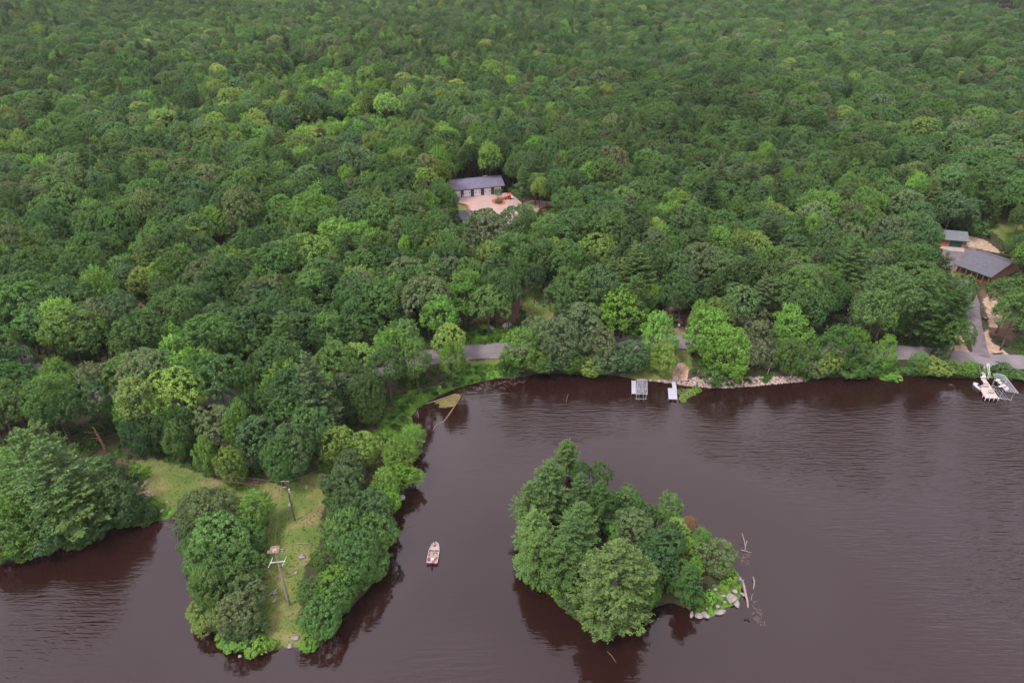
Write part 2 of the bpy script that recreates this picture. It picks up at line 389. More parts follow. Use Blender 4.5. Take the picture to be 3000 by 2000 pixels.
L.new(c, b.inputs['Base Color'])
bp = N(t, 'ShaderNodeBump'); bp.inputs['Strength'].default_value = .7; bp.inputs['Distance'].default_value = .25
L.new(nC, bp.inputs['Height']); L.new(bp.outputs[0], b.inputs['Normal'])
me.materials.append(gm)
tag(new_obj('ground', me), 'forested land with grassy clearings around a brown lake', kind='structure')

# water: tannin-brown body under a clear, wind-rippled surface
wm = bpy.data.materials.new('lake_water'); wm.use_nodes = True; t = wm.node_tree; L = t.links
b = t.nodes['Principled BSDF']; b.inputs['Base Color'].default_value = (.0150, .0054, .0046, 1); b.inputs['Roughness'].default_value = .06
b.inputs['IOR'].default_value = 1.50; b.inputs['Specular IOR Level'].default_value = .5
geo = N(t, 'ShaderNodeNewGeometry')
def wn(scale, sx_, sy_, rot, d=3):
    m_ = N(t, 'ShaderNodeMapping'); m_.inputs['Scale'].default_value = (sx_, sy_, 1); m_.inputs['Rotation'].default_value = (0, 0, rot)
    L.new(geo.outputs['Position'], m_.inputs[0])
    n = N(t, 'ShaderNodeTexNoise'); n.inputs['Scale'].default_value = scale; n.inputs['Detail'].default_value = d; L.new(m_.outputs[0], n.inputs['Vector']); return n.outputs['Fac']
w1 = wn(1.9, .55, 1.5, R(12)); w2 = wn(.55, .5, 1.4, R(-22), 2); pat = wn(.02, 1.2, .9, R(30), 3)
w3 = wn(1.3, .16, 1.5, R(-38), 1); w4 = wn(1.2, .15, 1.6, R(24), 1)      # two crossing trains of long-crested ripples
ad0 = N(t, 'ShaderNodeMath', operation='MULTIPLY_ADD'); L.new(w3, ad0.inputs[0]); ad0.inputs[1].default_value = 1.3; L.new(w1, ad0.inputs[2])
ad1 = N(t, 'ShaderNodeMath', operation='MULTIPLY_ADD'); L.new(w4, ad1.inputs[0]); ad1.inputs[1].default_value = 1.1; L.new(ad0.outputs[0], ad1.inputs[2])
ad = N(t, 'ShaderNodeMath', operation='MULTIPLY_ADD'); L.new(w2, ad.inputs[0]); ad.inputs[1].default_value = 1.8; L.new(ad1.outputs[0], ad.inputs[2])
mr = N(t, 'ShaderNodeMapRange'); L.new(pat, mr.inputs[0]); mr.inputs[1].default_value = .38; mr.inputs[2].default_value = .62; mr.inputs[3].default_value = .17; mr.inputs[4].default_value = .46
# the lee shore right under the trees lies calmer
at2 = N(t, 'ShaderNodeAttribute', attribute_name='calm'); ml = N(t, 'ShaderNodeMath', operation='MULTIPLY'); L.new(mr.outputs[0], ml.inputs[0]); L.new(at2.outputs['Fac'], ml.inputs[1])
bp = N(t, 'ShaderNodeBump'); bp.inputs['Distance'].default_value = .5; L.new(ml.outputs[0], bp.inputs['Strength']); L.new(ad.outputs[0], bp.inputs['Height'])
L.new(bp.outputs[0], b.inputs['Normal'])
wx = axis([(-1500, -215, 10), (-215, 240, 90), (240, 2500, 12)]); wy = axis([(-500, 40, 6), (40, 235, 50)])
WX, WY = np.meshgrid(wx, wy); calm = .07 + .93 * sm((-sdist(WX, WY) - 3) / 30)
me = bpy.data.meshes.new('lake_water'); ny, nx = WX.shape
idx = np.arange(nx * ny).reshape(ny, nx); q = np.stack([idx[:-1, :-1], idx[:-1, 1:], idx[1:, 1:], idx[1:, :-1]], -1).reshape(-1, 4)
me.from_pydata(np.stack([WX, WY, WX * 0], -1).reshape(-1, 3).tolist(), [], q.tolist()); me.update()
a_ = me.attributes.new('calm', 'FLOAT', 'POINT'); a_.data.foreach_set('value', calm.ravel().astype(np.float32))
me.materials.append(wm); tag(new_obj('lake_water', me), 'dark brown lake with wind ripples and grey sky reflection', kind='structure')
mb = MB(); mb.add([(POND[0] + 50 * math.cos(a), POND[1] + 44 * math.sin(a), .05) for a in np.linspace(0, 2 * math.pi, 25)[:-1]], [tuple(range(24))])
tag(mb.build('pond_water', wm), 'small far pond in the forest', kind='structure')

# ---------------------------------------------------------------- roads and paving, draped on the ground
def resample(pts, step):
    out = []
    for a, b in zip(pts[:-1], pts[1:]):
        n = max(1, int((b - a).length / step))
        out += [a.lerp(b, i / n) for i in range(n)]
    return out + [pts[-1]]
def catmull(P, k=8):
    P = [P[0]] + list(P) + [P[-1]]; out = []
    for i in range(1, len(P) - 2):
        for j in range(k):
            s = j / k; a, b_, c_, d = P[i - 1], P[i], P[i + 1], P[i + 2]
            out.append(.5 * ((2 * b_) + (c_ - a) * s + (2 * a - 5 * b_ + 4 * c_ - d) * s * s + (3 * b_ - a - 3 * c_ + d) * s ** 3))
    return out + [P[-2]]
def strip(name, pts, width, m, lift=.09, nw=5, label=None):
    P = resample(catmull([T(*p) for p in pts]), 1.2); vs = []; fs = []
    for i, p in enumerate(P):
        t_ = (P[min(i + 1, len(P) - 1)] - P[max(i - 1, 0)]); n = Vector((-t_.y, t_.x, 0)).normalized()
        wd = width * (1 + .03 * math.sin(i * .9) + .02 * math.sin(i * 2.3))
        for k in range(nw):
            q = p + n * wd * (k / (nw - 1) - .5); vs.append((q.x, q.y, q.z))
    V = np.array(vs); V[:, 2] = height(V[:, 0], V[:, 1]) + lift
    for i in range(len(P) - 1):
        for k in range(nw - 1): a = i * nw + k; fs.append((a, a + 1, a + nw + 1, a + nw))
    o = MB().add(V.tolist(), fs).build(name, m); return tag(o, label, kind='structure')
def sheet(name, px, m, lift=.10, label=None, step=1.4):
    P = wpoly(px); x0, y0 = P.min(0) - .1; x1, y1 = P.max(0) + .1
    import bmesh
    bm = bmesh.new(); f = bm.faces.new([bm.verts.new((a, b_, 0)) for a, b_ in P])
    for ax, lo, hi in ((0, x0, x1), (1, y0, y1)):
        for c_ in np.arange(lo + step, hi, step):
            n = Vector((1, 0, 0)) if ax == 0 else Vector((0, 1, 0)); co = Vector((c_, 0, 0)) if ax == 0 else Vector((0, c_, 0))
            bmesh.ops.bisect_plane(bm, geom=bm.verts[:] + bm.edges[:] + bm.faces[:], plane_co=co, plane_no=n)
    X = np.array([v.co.x for v in bm.verts]); Y = np.array([v.co.y for v in bm.verts]); Z = height(X, Y) + lift
    for v, z in zip(bm.verts, Z): v.co.z = z
    bmesh.ops.recalc_face_normals(bm, faces=bm.faces)
    for f in bm.faces:
        if f.normal.z < 0: f.normal_flip()
    me = bpy.data.meshes.new(name); bm.to_mesh(me); bm.free(); me.materials.append(m)
    return tag(new_obj(name, me), label, kind='structure')
strip('lake_road', fv([(-60,775),(20,800),(60,850),(120,885),(260,905),(420,915),(600,905),(760,880),(870,845),(960,826),(1065,811),(1168,803),(1300,796),(1420,788),(1565,785),(1700,795),(1860,806),(2000,808),(2100,812),(2230,825),(2352,833),(2700,850)]), 6.6, M['asphalt'], label='grey asphalt road along the lake shore')
strip('forest_track', fv([(180,600),(215,632),(250,665),(292,690),(330,730),(300,790),(200,850),(120,880)]), 4.5, M['dirt'], .06, label='narrow track between forest trees')
strip('driveway', [(2876,1045),(2862,985),(2850,930),(2845,880),(2828,840),(2800,800),(2785,765)], 4.0, M['newasphalt'], .14, label='dark asphalt drive climbing to the cabin')
strip('gravel_drive', [(1985,990),(1975,950),(1965,915),(1985,890),(2000,850)], 5.0, M['dirt'], .07, label='reddish gravel drive entering the forest')
sheet('cabin_yard', [(2760,745),(2762,730),(2822,738),(2826,723),(2862,728),(2830,775),(2826,792),(2790,800),(2765,780),(2750,760)], M['newasphalt'], .12, 'asphalt yard between cabin and garage')
sheet('garage_apron', [(2752,728),(2764,719),(2825,727),(2824,740),(2786,736)], M['apron'], .17, 'pale concrete apron before the green garage door')
sheet('concrete_yard', [(1334,578),(1476,565.5),(1496,568),(1534,600),(1560,603),(1582,611),(1560,640),(1500,660),(1380,640),(1374,617),(1371,604),(1362,598),(1336,594)], M['concrete'], .14, 'pink concrete yard in front of the long garage')
sheet('concrete_path', [(1520,601),(1560,588),(1625,593),(1682,592),(1684,601),(1641,603),(1606,605),(1583,612),(1560,625)], M['concrete'], .22, 'pink concrete drive curving to the right')
strip('side_path', [(1332,582),(1315,592),(1300,602)], 2.4, M['concrete'], .10, label='pale path beside the long garage')
strip('mulch_edging', [(1334,596),(1352,597.5),(1366,601),(1371,606),(1373,612),(1376,619)], .9, M['redmulch'], .24, nw=3, label='red mulch edging of the concrete yard')
strip('mulch_edging', [(1583,612.5),(1606,606),(1641,603.8),(1682,602)], .9, M['redmulch'], .28, nw=3, label='red mulch edging of the curved drive')
ang = np.linspace(0, 2 * math.pi, 22)[:-1]
sheet('mulch_bed', [(1460.5 + 20 * math.cos(a), 593 + 8.5 * math.sin(a) + .12 * 20 * math.cos(a)) for a in ang], M['redmulch'], .22, 'oval red mulch bed in the concrete yard', step=1.0)
sheet('mulch_bank', [(2013,1112),(2018,1085),(2030,1082),(2100,1092),(2200,1078),(2260,1076),(2330,1088),(2370,1100),(2360,1108),(2280,1110),(2200,1108),(2100,1110),(2050,1108)], M['brownmulch'], .08, 'dark mulch bank above the stone shore')

# ---------------------------------------------------------------- foliage prototypes
def dirs(n, r):
    v = r.normal(size=(n, 3)); return v / np.linalg.norm(v, axis=1, keepdims=True)
def leaves_mesh(name, P, Nn, S, asp, r, along=None):
    n = len(P); Nn = Nn / np.maximum(np.linalg.norm(Nn, axis=1, keepdims=True), 1e-6)
    a = along if along is not None else dirs(n, r)
    U = a - (a * Nn).sum(1, keepdims=True) * Nn; U /= np.maximum(np.linalg.norm(U, axis=1, keepdims=True), 1e-6)
    V = np.cross(Nn, U); S = S[:, None]
    k = .35 + .3 * r.random((n, 1))
    a0 = P - U * S * .5; a1 = P + V * S * asp * .5 + U * S * (k - .5) ; a2 = P + U * S * .5; a3 = P - V * S * asp * .5 + U * S * (k - .45)
    a1 = a1 + Nn * S * .10; a3 = a3 + Nn * S * .10
    co = np.stack([a0, a3, a2, a1], 1).reshape(-1, 3).astype(np.float32)
    me = bpy.data.meshes.new(name); me.vertices.add(4 * n); me.vertices.foreach_set('co', co.ravel())
    me.loops.add(4 * n); me.loops.foreach_set('vertex_index', np.arange(4 * n, dtype=np.int32))
    me.polygons.add(n); me.polygons.foreach_set('loop_start', (np.arange(n) * 4).astype(np.int32)); me.update()
    va = me.attributes.new('vary', 'FLOAT', 'FACE'); va.data.foreach_set('value', r.random(n).astype(np.float32))
    me.materials.append(M['leaf']); return me
def tufts(C, D, rad, per, r, size, jit=.40, up=.25):
    """C tuft centres, D their outward directions: a dome of leaves on each"""
    n = len(C); i = np.repeat(np.arange(n), per); d = dirs(n * per, r); o = D[i]
    d = d + o * .9 + np.array([0, 0, up]); d /= np.linalg.norm(d, axis=1, keepdims=True)
    P = C[i] + d * (rad[i, None] * (.55 + .5 * r.random((n * per, 1))))
    return P, d + r.normal(size=d.shape) * jit, size * (.7 + .6 * r.random(n * per)), i
def cull(P, i, C, Rd, lob, k=.8):
    keep = np.ones(len(P), bool)
    for j in range(len(C)):
        keep &= ~((((P - C[j]) ** 2).sum(1) < (Rd[j] * k) ** 2) & (lob != j))
    return keep
def round_crown(seed, Rr=5.0, H=15.0, Vr=4.6, nl=34, lob=(1.3, 2.1), tuft=.62, per=17, size=.42, low=-.35, cone=0.0, spiky=0.0, ntuft=15, sep=.78):
    r = np.random.default_rng(seed); zc = H - Vr
    lc = []; lr = []
    tries = 0
    while len(lc) < nl and tries < 5000:
        tries += 1
        d = dirs(1, r)[0]
        if d[2] < low: continue
        rad = r.uniform(*lob) * (1 - .25 * cone)
        s = (.78 + .22 * r.random()); sh = (1 - cone * max(0, d[2]) * .55) * (1 + .13 * math.sin(2 * math.atan2(d[1], d[0]) + seed * 2.3) + .20 * math.sin(3 * math.atan2(d[1], d[0]) + seed))
        p = np.array([d[0] * (Rr - rad * .6) * s * sh, d[1] * (Rr - rad * .6) * s * sh, zc + d[2] * (Vr - rad * .5) * s])
        if all(np.linalg.norm(p - q) > rad * sep for q in lc): lc.append(p); lr.append(rad)
    lc = np.array(lc); lr = np.array(lr); n = len(lc)
    out = lc - np.array([0, 0, zc - Vr * .5]); out /= np.linalg.norm(out, axis=1, keepdims=True)
    i = np.repeat(np.arange(n), ntuft); d = dirs(len(i), r) + out[i] * .75; d /= np.linalg.norm(d, axis=1, keepdims=True)
    C = lc[i] + d * lr[i, None] * (.86 + .2 * r.random((len(i), 1)))
    k = cull(C, None, lc, lr, i, .85); C, d, i = C[k], d[k], i[k]
    if spiky:      # sprays that reach up and out beyond the crown's surface
        dd = d + np.array([0, 0, .9]); dd /= np.linalg.norm(dd, axis=1, keepdims=True)
        n = len(C); j = np.repeat(np.arange(n), per); s = r.random((len(j), 1)); ln = spiky * (.6 + .8 * r.random((n, 1)))[j]
        P = C[j] + dd[j] * (s - .35) * ln + r.normal(size=(len(j), 3)) * (.30 * (1.15 - s))
        Nn = dirs(len(j), r) * .7 + d[j] * .7 + np.array([0, 0, .5]); S = size * (.7 + .6 * r.random(len(j)))
        al = dd[j] + r.normal(size=P.shape) * .5
        return leaves_mesh('crown', P, Nn, S, .55, r, al), lc, zc
    P, Nn, S, _ = tufts(C, d, np.full(len(C), tuft) * (.75 + .5 * r.random(len(C))), per, r, size)
    return leaves_mesh('crown', P, Nn, S, .75, r), lc, zc
def pine_crown(seed, H=18.0, Rr=4.4, size=.42, base=.22, dens=1.0, top=.6):
    r = np.random.default_rng(seed); C = []; D = []; z = H * base; br = []
    while z < H - .5:
        t = (z - H * base) / (H * (1 - base)); L_ = Rr * (1 - t ** 1.9) * (.75 + .3 * r.random()) * min(1, .55 + t * 3) + top * .5
        nb = int(r.integers(4, 7)); a0 = r.random() * 6.28
        for b_ in range(nb):
            a = a0 + b_ * 6.283 / nb + r.normal() * .25; l = L_ * r.uniform(.7, 1.12); tilt = .12 + .55 * t + r.normal() * .07
            d = np.array([math.cos(a), math.sin(a), tilt]); tip = np.array([0, 0, z]) + d * l; br.append((np.array([0, 0, z]), tip))
            m = max(2, int(l * 3.0 * dens)); side = np.array([-d[1], d[0], 0])
            for k in range(m):
                s = .32 + .7 * (k + r.random()) / m
                off = side * r.normal() * l * .16 * (1.2 - s * .6)
                C.append(np.array([0, 0, z]) + d * l * s + off + np.array([0, 0, -.12 * l * s * s])); D.append(d + side * r.normal() * .45 + np.array([0, 0, .22]))
        z += .62 + .28 * r.random()
    for k in range(6): C.append(np.array([r.normal() * .2, r.normal() * .2, H - .25 + k * .12])); D.append(np.array([r.normal() * .3, r.normal() * .3, 1.0]))
    C = np.array(C); D = np.array(D); D /= np.linalg.norm(D, axis=1, keepdims=True); n = len(C)
    per = 17; j = np.repeat(np.arange(n), per); s = r.random((len(j), 1))
    P = C[j] + D[j] * (s - .4) * 1.15 + r.normal(size=(len(j), 3)) * np.array([.26, .26, .10]) * (1.2 - s)
    Nn = np.array([0, 0, 1.0]) + r.normal(size=P.shape) * .45 + D[j] * .15; al = D[j] + r.normal(size=P.shape) * .55
    return leaves_mesh('crown', P, Nn, size * (.7 + .6 * r.random(len(j))), .38, r, al), br
def trunk_mesh(name, H, r0, limbs, seed, m='bark', lean=.0):
    r = random.Random(seed); mb = MB(); pts = []; rad = []; k = 7
    for i in range(k + 1):
        t = i / k; pts.append((lean * t * t * H + r.uniform(-.1, .1) * t, r.uniform(-.1, .1) * t, -.5 + t * (H * .92 + .5))); rad.append(r0 * (1.25 if i == 0 else 1) * (1 - .85 * t) + .02)
    mb.tube(pts, rad, 6)
    for a, b_ in limbs:
        a = Vector(a); b_ = Vector(b_); mid = a.lerp(b_, .5) + Vector((0, 0, -.15 * (b_ - a).length * .3)); mb.tube([a, mid, b_], [r0 * .32, r0 * .2, .025], 4, False)
    o = mb.build(name, M[m], smooth=True); me_ = o.data; bpy.data.objects.remove(o); return me_
PROTO = {}      # kind -> list of (crown mesh, trunk mesh, crown diameter, height, crown centre height)
def reg(kind, crown, trunk, dia, H, zc): PROTO.setdefault(kind, []).append((crown, trunk, dia, H, zc))
def add_round(kind, n, base, Rr, H0, Vr, trunk_r, **kw):
    for s in range(n):
        Hh = H0 + s * .4; c_, lc, zc = round_crown(base + s, Rr + .1 * (s % 3), Hh, Vr + .2 * (s % 3), **kw)
        sel = sorted(lc.tolist(), key=lambda p: p[2])[::4]
        reg(kind, c_, trunk_mesh('trunk', Hh * .9, trunk_r, [((0, 0, max(1.2, zc - 3.2 + (q[2] - zc) * .3)), (q[0] * .9, q[1] * .9, q[2])) for q in sel], base + s), 2 * Rr, Hh, zc)
add_round('oak', 7, 100, 5.0, 14.5, 4.2, .28, nl=30, lob=(1.35, 2.2), tuft=.66, ntuft=17, per=24, size=.35, sep=.92)
add_round('lowoak', 5, 150, 5.0, 12.0, 5.6, .26, nl=44, lob=(1.2, 2.0), tuft=.62, ntuft=17, per=25, size=.32, sep=.88, low=-.95)
add_round('maple', 6, 200, 4.1, 15.0, 5.0, .22, nl=40, lob=(1.0, 1.7), ntuft=14, per=21, size=.36, cone=.45, spiky=1.25, low=-.6)
add_round('lowmaple', 5, 250, 4.1, 12.0, 5.6, .22, nl=46, lob=(1.0, 1.7), ntuft=14, per=22, size=.34, cone=.40, spiky=1.2, low=-.95)
for s in range(5):
    Hh = 17 + s * .7
    c_, br = pine_crown(300 + s, Hh, 4.5 + .25 * (s % 3), dens=1.0 + .1 * s, base=(.22, .22, .08, .22, .08)[s])
    reg('pine', c_, trunk_mesh('trunk', Hh, .26, [(a, (a[0] * .2 + b_[0] * .8, a[1] * .2 + b_[1] * .8, a[2] * .2 + b_[2] * .8)) for a, b_ in br[::2]], 40 + s), 8.4, Hh, Hh * .52)
c_, br = pine_crown(333, 21, 7.2, size=.46, base=.10, dens=1.35, top=.8)
reg('bigpine', c_, trunk_mesh('trunk', 21, .4, [(a, (a[0] * .2 + b_[0] * .8, a[1] * .2 + b_[1] * .8, a[2] * .2 + b_[2] * .8)) for a, b_ in br], 49, 'palebark'), 14.0, 21, 9.0)
for s in range(4):
    c_, lc, zc = round_crown(400 + s, 2.0, 3.2, 1.7, nl=14, lob=(.6, 1.0), tuft=.4, per=16, size=.30, low=-.9, ntuft=13)
    reg('bush', c_, trunk_mesh('trunk', 2.2, .07, [((0, 0, .2), (q[0] * .8, q[1] * .8, q[2])) for q in lc.tolist()[::3]], 60 + s), 4.0, 3.2, 1.6)
for s in range(3):
    c_, lc, zc = round_crown(500 + s, 2.0, 9.0, 3.6, nl=22, lob=(.6, 1.0), ntuft=10, per=13, size=.40, cone=.5, spiky=1.1, low=-.7)
    reg('aspen', c_, trunk_mesh('trunk', 8.5, .10, [], 80 + s, 'palebark'), 4.0, 9.0, 5.4)
# thin, see-through crown for half-dead trees
for s in range(2):
    c_, lc, zc = round_crown(600 + s, 3.6, 11, 4.0, nl=26, lob=(.8, 1.3), tuft=.55, per=7, size=.36, low=-.5, ntuft=7)
    reg('thin', c_, trunk_mesh('trunk', 10.5, .18, [((0, 0, 5 + (q[2] - zc) * .4), tuple(q)) for q in lc.tolist()], 90 + s, 'palebark'), 7.2, 11, 7.0)
def bare_mesh(seed, H, r0, m, spread=.6, depth=4):
    r = random.Random(seed); mb = MB()
    def br(p, d, l, rad, k):
        q = p + d * l; mid = p + d * l * .5 + Vector((r.uniform(-1, 1), r.uniform(-1, 1), 0)) * l * .05
        mb.tube([p, mid, q], [rad, rad * .8, rad * .6], 5 if k > 1 else 3, False)
        if k == 0: return
        for _ in range(3 if k > 1 else 2):
            n = (d + Vector((r.gauss(0, spread), r.gauss(0, spread), r.gauss(0, spread * .5) + .15))).normalized(); br(q if _ else p.lerp(q, .7), n, l * r.uniform(.55, .8), rad * .55, k - 1)
    br(Vector((0, 0, -.3)), Vector((0, 0, 1)), H * .42, r0, depth)
    o = mb.build('x', M[m]); me_ = o.data; bpy.data.objects.remove(o); return me_
BARE = [bare_mesh(1, 10, .16, 'deadwood'), bare_mesh(2, 9, .14, 'deadwood', .75), bare_mesh(3, 8, .12, 'deadwood', .5)]
# ---------------------------------------------------------------- trees
TINT = {'dk': (0.059, 0.116, 0.035), 'md': (0.080, 0.157, 0.040), 'br': (0.129, 0.253, 0.042), 'ye': (0.161, 0.238, 0.052), 'bl': (0.074, 0.136, 0.051),
        'gy': (0.112, 0.157, 0.065), 'pi': (0.107, 0.184, 0.052), 'li': (0.166, 0.318, 0.044), 'ru': (0.259, 0.165, 0.060), 'pk': (0.262, 0.218, 0.132)}
ADJ = {'dk': 'dark green', 'md': 'mid green', 'br': 'bright green', 'ye': 'yellow green', 'bl': 'bluish green', 'gy': 'greyish olive', 'pi': 'soft green', 'li': 'lime green', 'ru': 'rust orange', 'pk': 'pale tan'}
# the trees one can pick out in the photograph: crown centre and crown width (2352-wide frame), kind, colour, zone
HAND = []
def H_(zone, s):
    for e in s.split(';'):
        e = e.split()
        if e: HAND.append((zone, e[0], e[1], float(e[2]), float(e[3]), float(e[4])))
H_('point', 'pine pi 75 1090 150;pine pi 140 1112 150;pine pi 178 1165 170;maple br 40 1185 100;maple br 75 1160 90;oak dk 232 1092 95;maple dk 250 1150 100;oak dk 272 1200 80;oak md 205 1205 110;oak bl 110 1222 100;maple br 62 1232 100;oak ye 12 1290 70;bush dk 315 1196 45;maple md 5 1225 90;maple br 18 1075 80;pine pi 108 1050 100;bush md 150 1262 60;bush br 95 1262 45;oak md 150 1190 110;bush md 215 1235 60;maple md 20 1140 90;bush md 262 1218 50')
H_('peninsula', 'oak gy 500 1185 115;maple br 588 1178 75;oak gy 452 1172 75;oak gy 455 1215 75;oak md 515 1240 110;oak md 578 1240 70;oak md 470 1290 85;oak md 556 1300 92;oak md 505 1345 105;oak gy 566 1365 78;oak ye 478 1408 85;oak gy 545 1415 95;maple br 465 1340 60;bush bl 580 1440 60;bush br 545 1472 55;bush br 590 1480 50;bush br 610 1490 30;bush br 520 1462 50;bush bl 555 1450 50;bush br 705 1492 40;bush bl 405 1180 42;bush md 425 1225 40;oak md 455 1255 60')
H_('peninsula', 'oak ye 772 1015 85;oak ye 832 1035 74;oak gy 800 1075 74;maple br 915 1050 74;maple br 948 1003 52;bush br 940 1030 40;oak bl 790 1118 85;maple br 885 1115 60;maple br 920 1092 70;oak bl 804 1170 88;oak bl 862 1172 80;maple br 893 1150 50;oak md 800 1225 100;oak md 862 1232 85;maple br 885 1280 60;oak md 820 1285 100;oak md 750 1288 66;oak br 772 1345 84;oak md 850 1330 85;oak md 742 1412 98;oak md 785 1395 75;oak md 725 1365 70;bush md 760 1450 55;maple md 880 1210 60')
H_('isle', 'pine pi 1292 1078 62;pine pi 1266 1130 85;pine pi 1230 1170 80;pine bl 1337 1145 60;oak dk 1325 1112 40;oak md 1367 1113 45;oak md 1403 1125 55;oak md 1462 1130 68;oak dk 1420 1158 50;pine md 1375 1168 60;pine pi 1228 1222 80;pine pi 1320 1205 80;oak gy 1452 1212 85;oak bl 1487 1178 45;oak md 1546 1165 58;maple ru 1582 1200 32;maple br 1548 1193 32;maple ye 1552 1220 50;maple br 1618 1243 50;maple br 1585 1260 48;pine pi 1325 1255 80;pine pi 1234 1272 75;pine pi 1212 1300 60;pine md 1300 1305 78;oak dk 1520 1272 92;oak md 1500 1322 62;maple li 1600 1298 32;oak gy 1645 1283 78;pine md 1583 1345 62;bush br 1670 1318 40;bush br 1606 1382 34;bush br 1630 1372 30;bush bl 1195 1280 30;bush bl 1275 1288 36;bush bl 1258 1337 38;bush bl 1244 1360 32;oak md 1222 1318 55;maple br 1482 1405 45;maple br 1495 1362 42;bush br 1310 1447 42;bush md 1290 1405 40;bush md 1345 1462 40;bush md 1270 1375 40;oak dk 1395 1195 55;bush md 1222 1342 36;bush br 1210 1325 30;maple br 1408 1215 36;oak dk 1535 1225 60;oak md 1560 1320 60')
HAND.append(('isle', 'bigpine', 'ye2', 1408, 1356, 208))
TINT['ye2'] = (.108, .178, .054); ADJ['ye2'] = 'light green'
H_('strip', 'maple br 1200 802 80;oak gy 1245 775 80;oak gy 1292 790 95;oak gy 1330 762 105;maple md 1252 825 85;oak ye 1236 863 66;oak md 1300 845 60;oak ye 1352 838 66;oak bl 1412 828 85;oak bl 1455 820 70;maple br 1512 778 80;maple ye 1522 832 58;maple li 1430 722 95;maple br 1632 768 88;maple br 1665 805 92;bush br 1682 847 58;bush md 1640 862 50;oak gy 1740 790 75;maple br 1822 775 80;maple md 1818 825 66;oak gy 1880 845 62;maple md 1922 800 78;maple br 1965 792 60;oak md 1990 840 60;maple br 2030 812 50;bush br 2062 870 45;oak ye 2140 845 68;oak md 2092 857 38;oak md 2195 846 44;maple br 2222 850 40;bush md 2160 860 50;bush md 2244 850 32;bush md 2305 850 44;bush md 2338 862 40;oak gy 1760 820 50;maple md 1948 845 60;bush md 1960 862 45;bush br 2040 858 50;bush md 2350 868 36;oak dk 1180 830 45;oak ye 1895 870 55;oak gy 1385 800 70;bush md 1280 870 40')
H_('wood', 'maple li 1400 700 0;')
HAND = [h for h in HAND if h[5] > 0]
H_('wood', 'maple br 125 915 95;maple br 135 875 70;maple ye 320 925 95;maple br 372 955 80;maple br 300 960 60;maple br 400 820 80;maple ye 480 842 60;pine pi 655 808 100;maple br 735 892 75;oak ye 822 828 80;maple md 930 780 90;oak ye 1035 780 70;maple br 1010 735 80;maple br 1065 675 85;pine md 1005 655 60;maple br 740 452 75;maple br 705 500 85;maple br 775 540 75;maple br 760 495 60;maple br 595 655 62;maple br 545 620 70;pine bl 570 555 45;oak ye 435 565 60;maple br 500 520 65;maple br 420 605 45;oak ye 330 650 60;maple br 345 655 40;maple li 350 745 36;oak md 1120 700 80;pine pi 1475 650 95;pine pi 1455 700 80;pine pi 1415 665 60;pine md 1400 630 70;oak ye 1370 585 85;oak ye 1420 640 60;oak dk 1320 545 110;oak dk 1400 520 100;maple br 1880 490 90;maple br 1810 745 60;maple ye 2035 655 60;maple md 2040 690 120;maple md 2010 730 100;oak md 2110 660 110;pine md 2115 700 110;pine gy 2152 655 78;pine md 2165 745 90;oak md 2100 594 78;oak md 2206 668 56;pine pi 1945 640 90;maple br 1915 640 60;oak md 1960 600 80;oak md 2100 530 100;maple dk 1700 640 95;oak bl 1700 700 80;oak ye 1650 720 60;maple br 1500 690 40;oak md 1080 640 60;oak dk 900 610 80;oak gy 940 640 80;maple br 860 570 70;maple br 820 550 70;maple ye 1125 600 60;maple md 1245 600 72;maple md 1178 590 75;maple br 1215 516 50;oak gy 1265 540 60;maple br 1240 540 60;maple md 1305 480 60;pine pi 1200 430 36;maple md 1012 445 42;maple md 1030 465 44;pine md 1005 480 36;pine dk 1045 490 28;maple ye 1268 430 44;maple md 1300 440 46;maple ye 1240 440 36;maple md 1335 395 46;maple br 1332 360 38;maple md 1302 655 62;pine pi 1345 700 70;oak dk 1290 695 80;oak md 1320 660 75;oak bl 1500 600 60;oak dk 1560 620 80;oak dk 1600 560 90;oak md 2320 690 80;maple md 2330 730 70;oak md 2345 665 55;pine md 2232 458 78;maple md 2312 450 62;bush md 2215 515 45;bush md 2252 528 42;bush md 2318 575 34;bush md 2338 556 36;oak md 2348 498 40;oak md 8 808 75;oak dk 30 780 60;maple br 600 1010 0;oak bl 600 1015 95;oak bl 672 1042 95;oak gy 497 995 95;oak ye 535 1066 68;maple br 468 1046 50;oak md 715 990 90;oak md 640 1070 70;oak dk 838 905 75;oak dk 893 858 80;oak ye 852 928 60;maple br 1035 820 55;maple md 955 830 75;oak dk 780 930 80;oak dk 830 890 70;maple md 410 1012 58;oak dk 360 992 66;oak dk 420 990 80;oak dk 320 1000 70;maple md 290 935 60;oak dk 560 960 90;oak gy 2240 690 0;oak dk 1860 720 70;oak dk 1800 700 90;oak dk 1770 650 90;pine gy 1750 705 60;maple br 1600 735 50;pine dk 1640 690 60;oak md 2198 775 55;pine md 2178 770 50')
HAND = [h for h in HAND if h[5] > 0]
TREES = []      # kind, variant, x, y, ground z, yaw, s (width scale), sz (height scale), tint key, zone
def put(kind, key, x, y, dia, zone, hs=None, v=None):
    pr = PROTO[kind]; v = rng.integers(len(pr)) if v is None else v; s = dia / pr[v][2]
    sz = hs if hs else (.45 * s + .55 if kind not in ('bush',) else s)
    sz = min(max(sz, .3), 1.35) * (float(rng.uniform(.82, 1.2)) if not hs else 1); z = hz(x, y)
    TREES.append([kind, int(v), x, y, max(z, 0.15), float(rng.random() * 6.28), s, sz, key, zone])
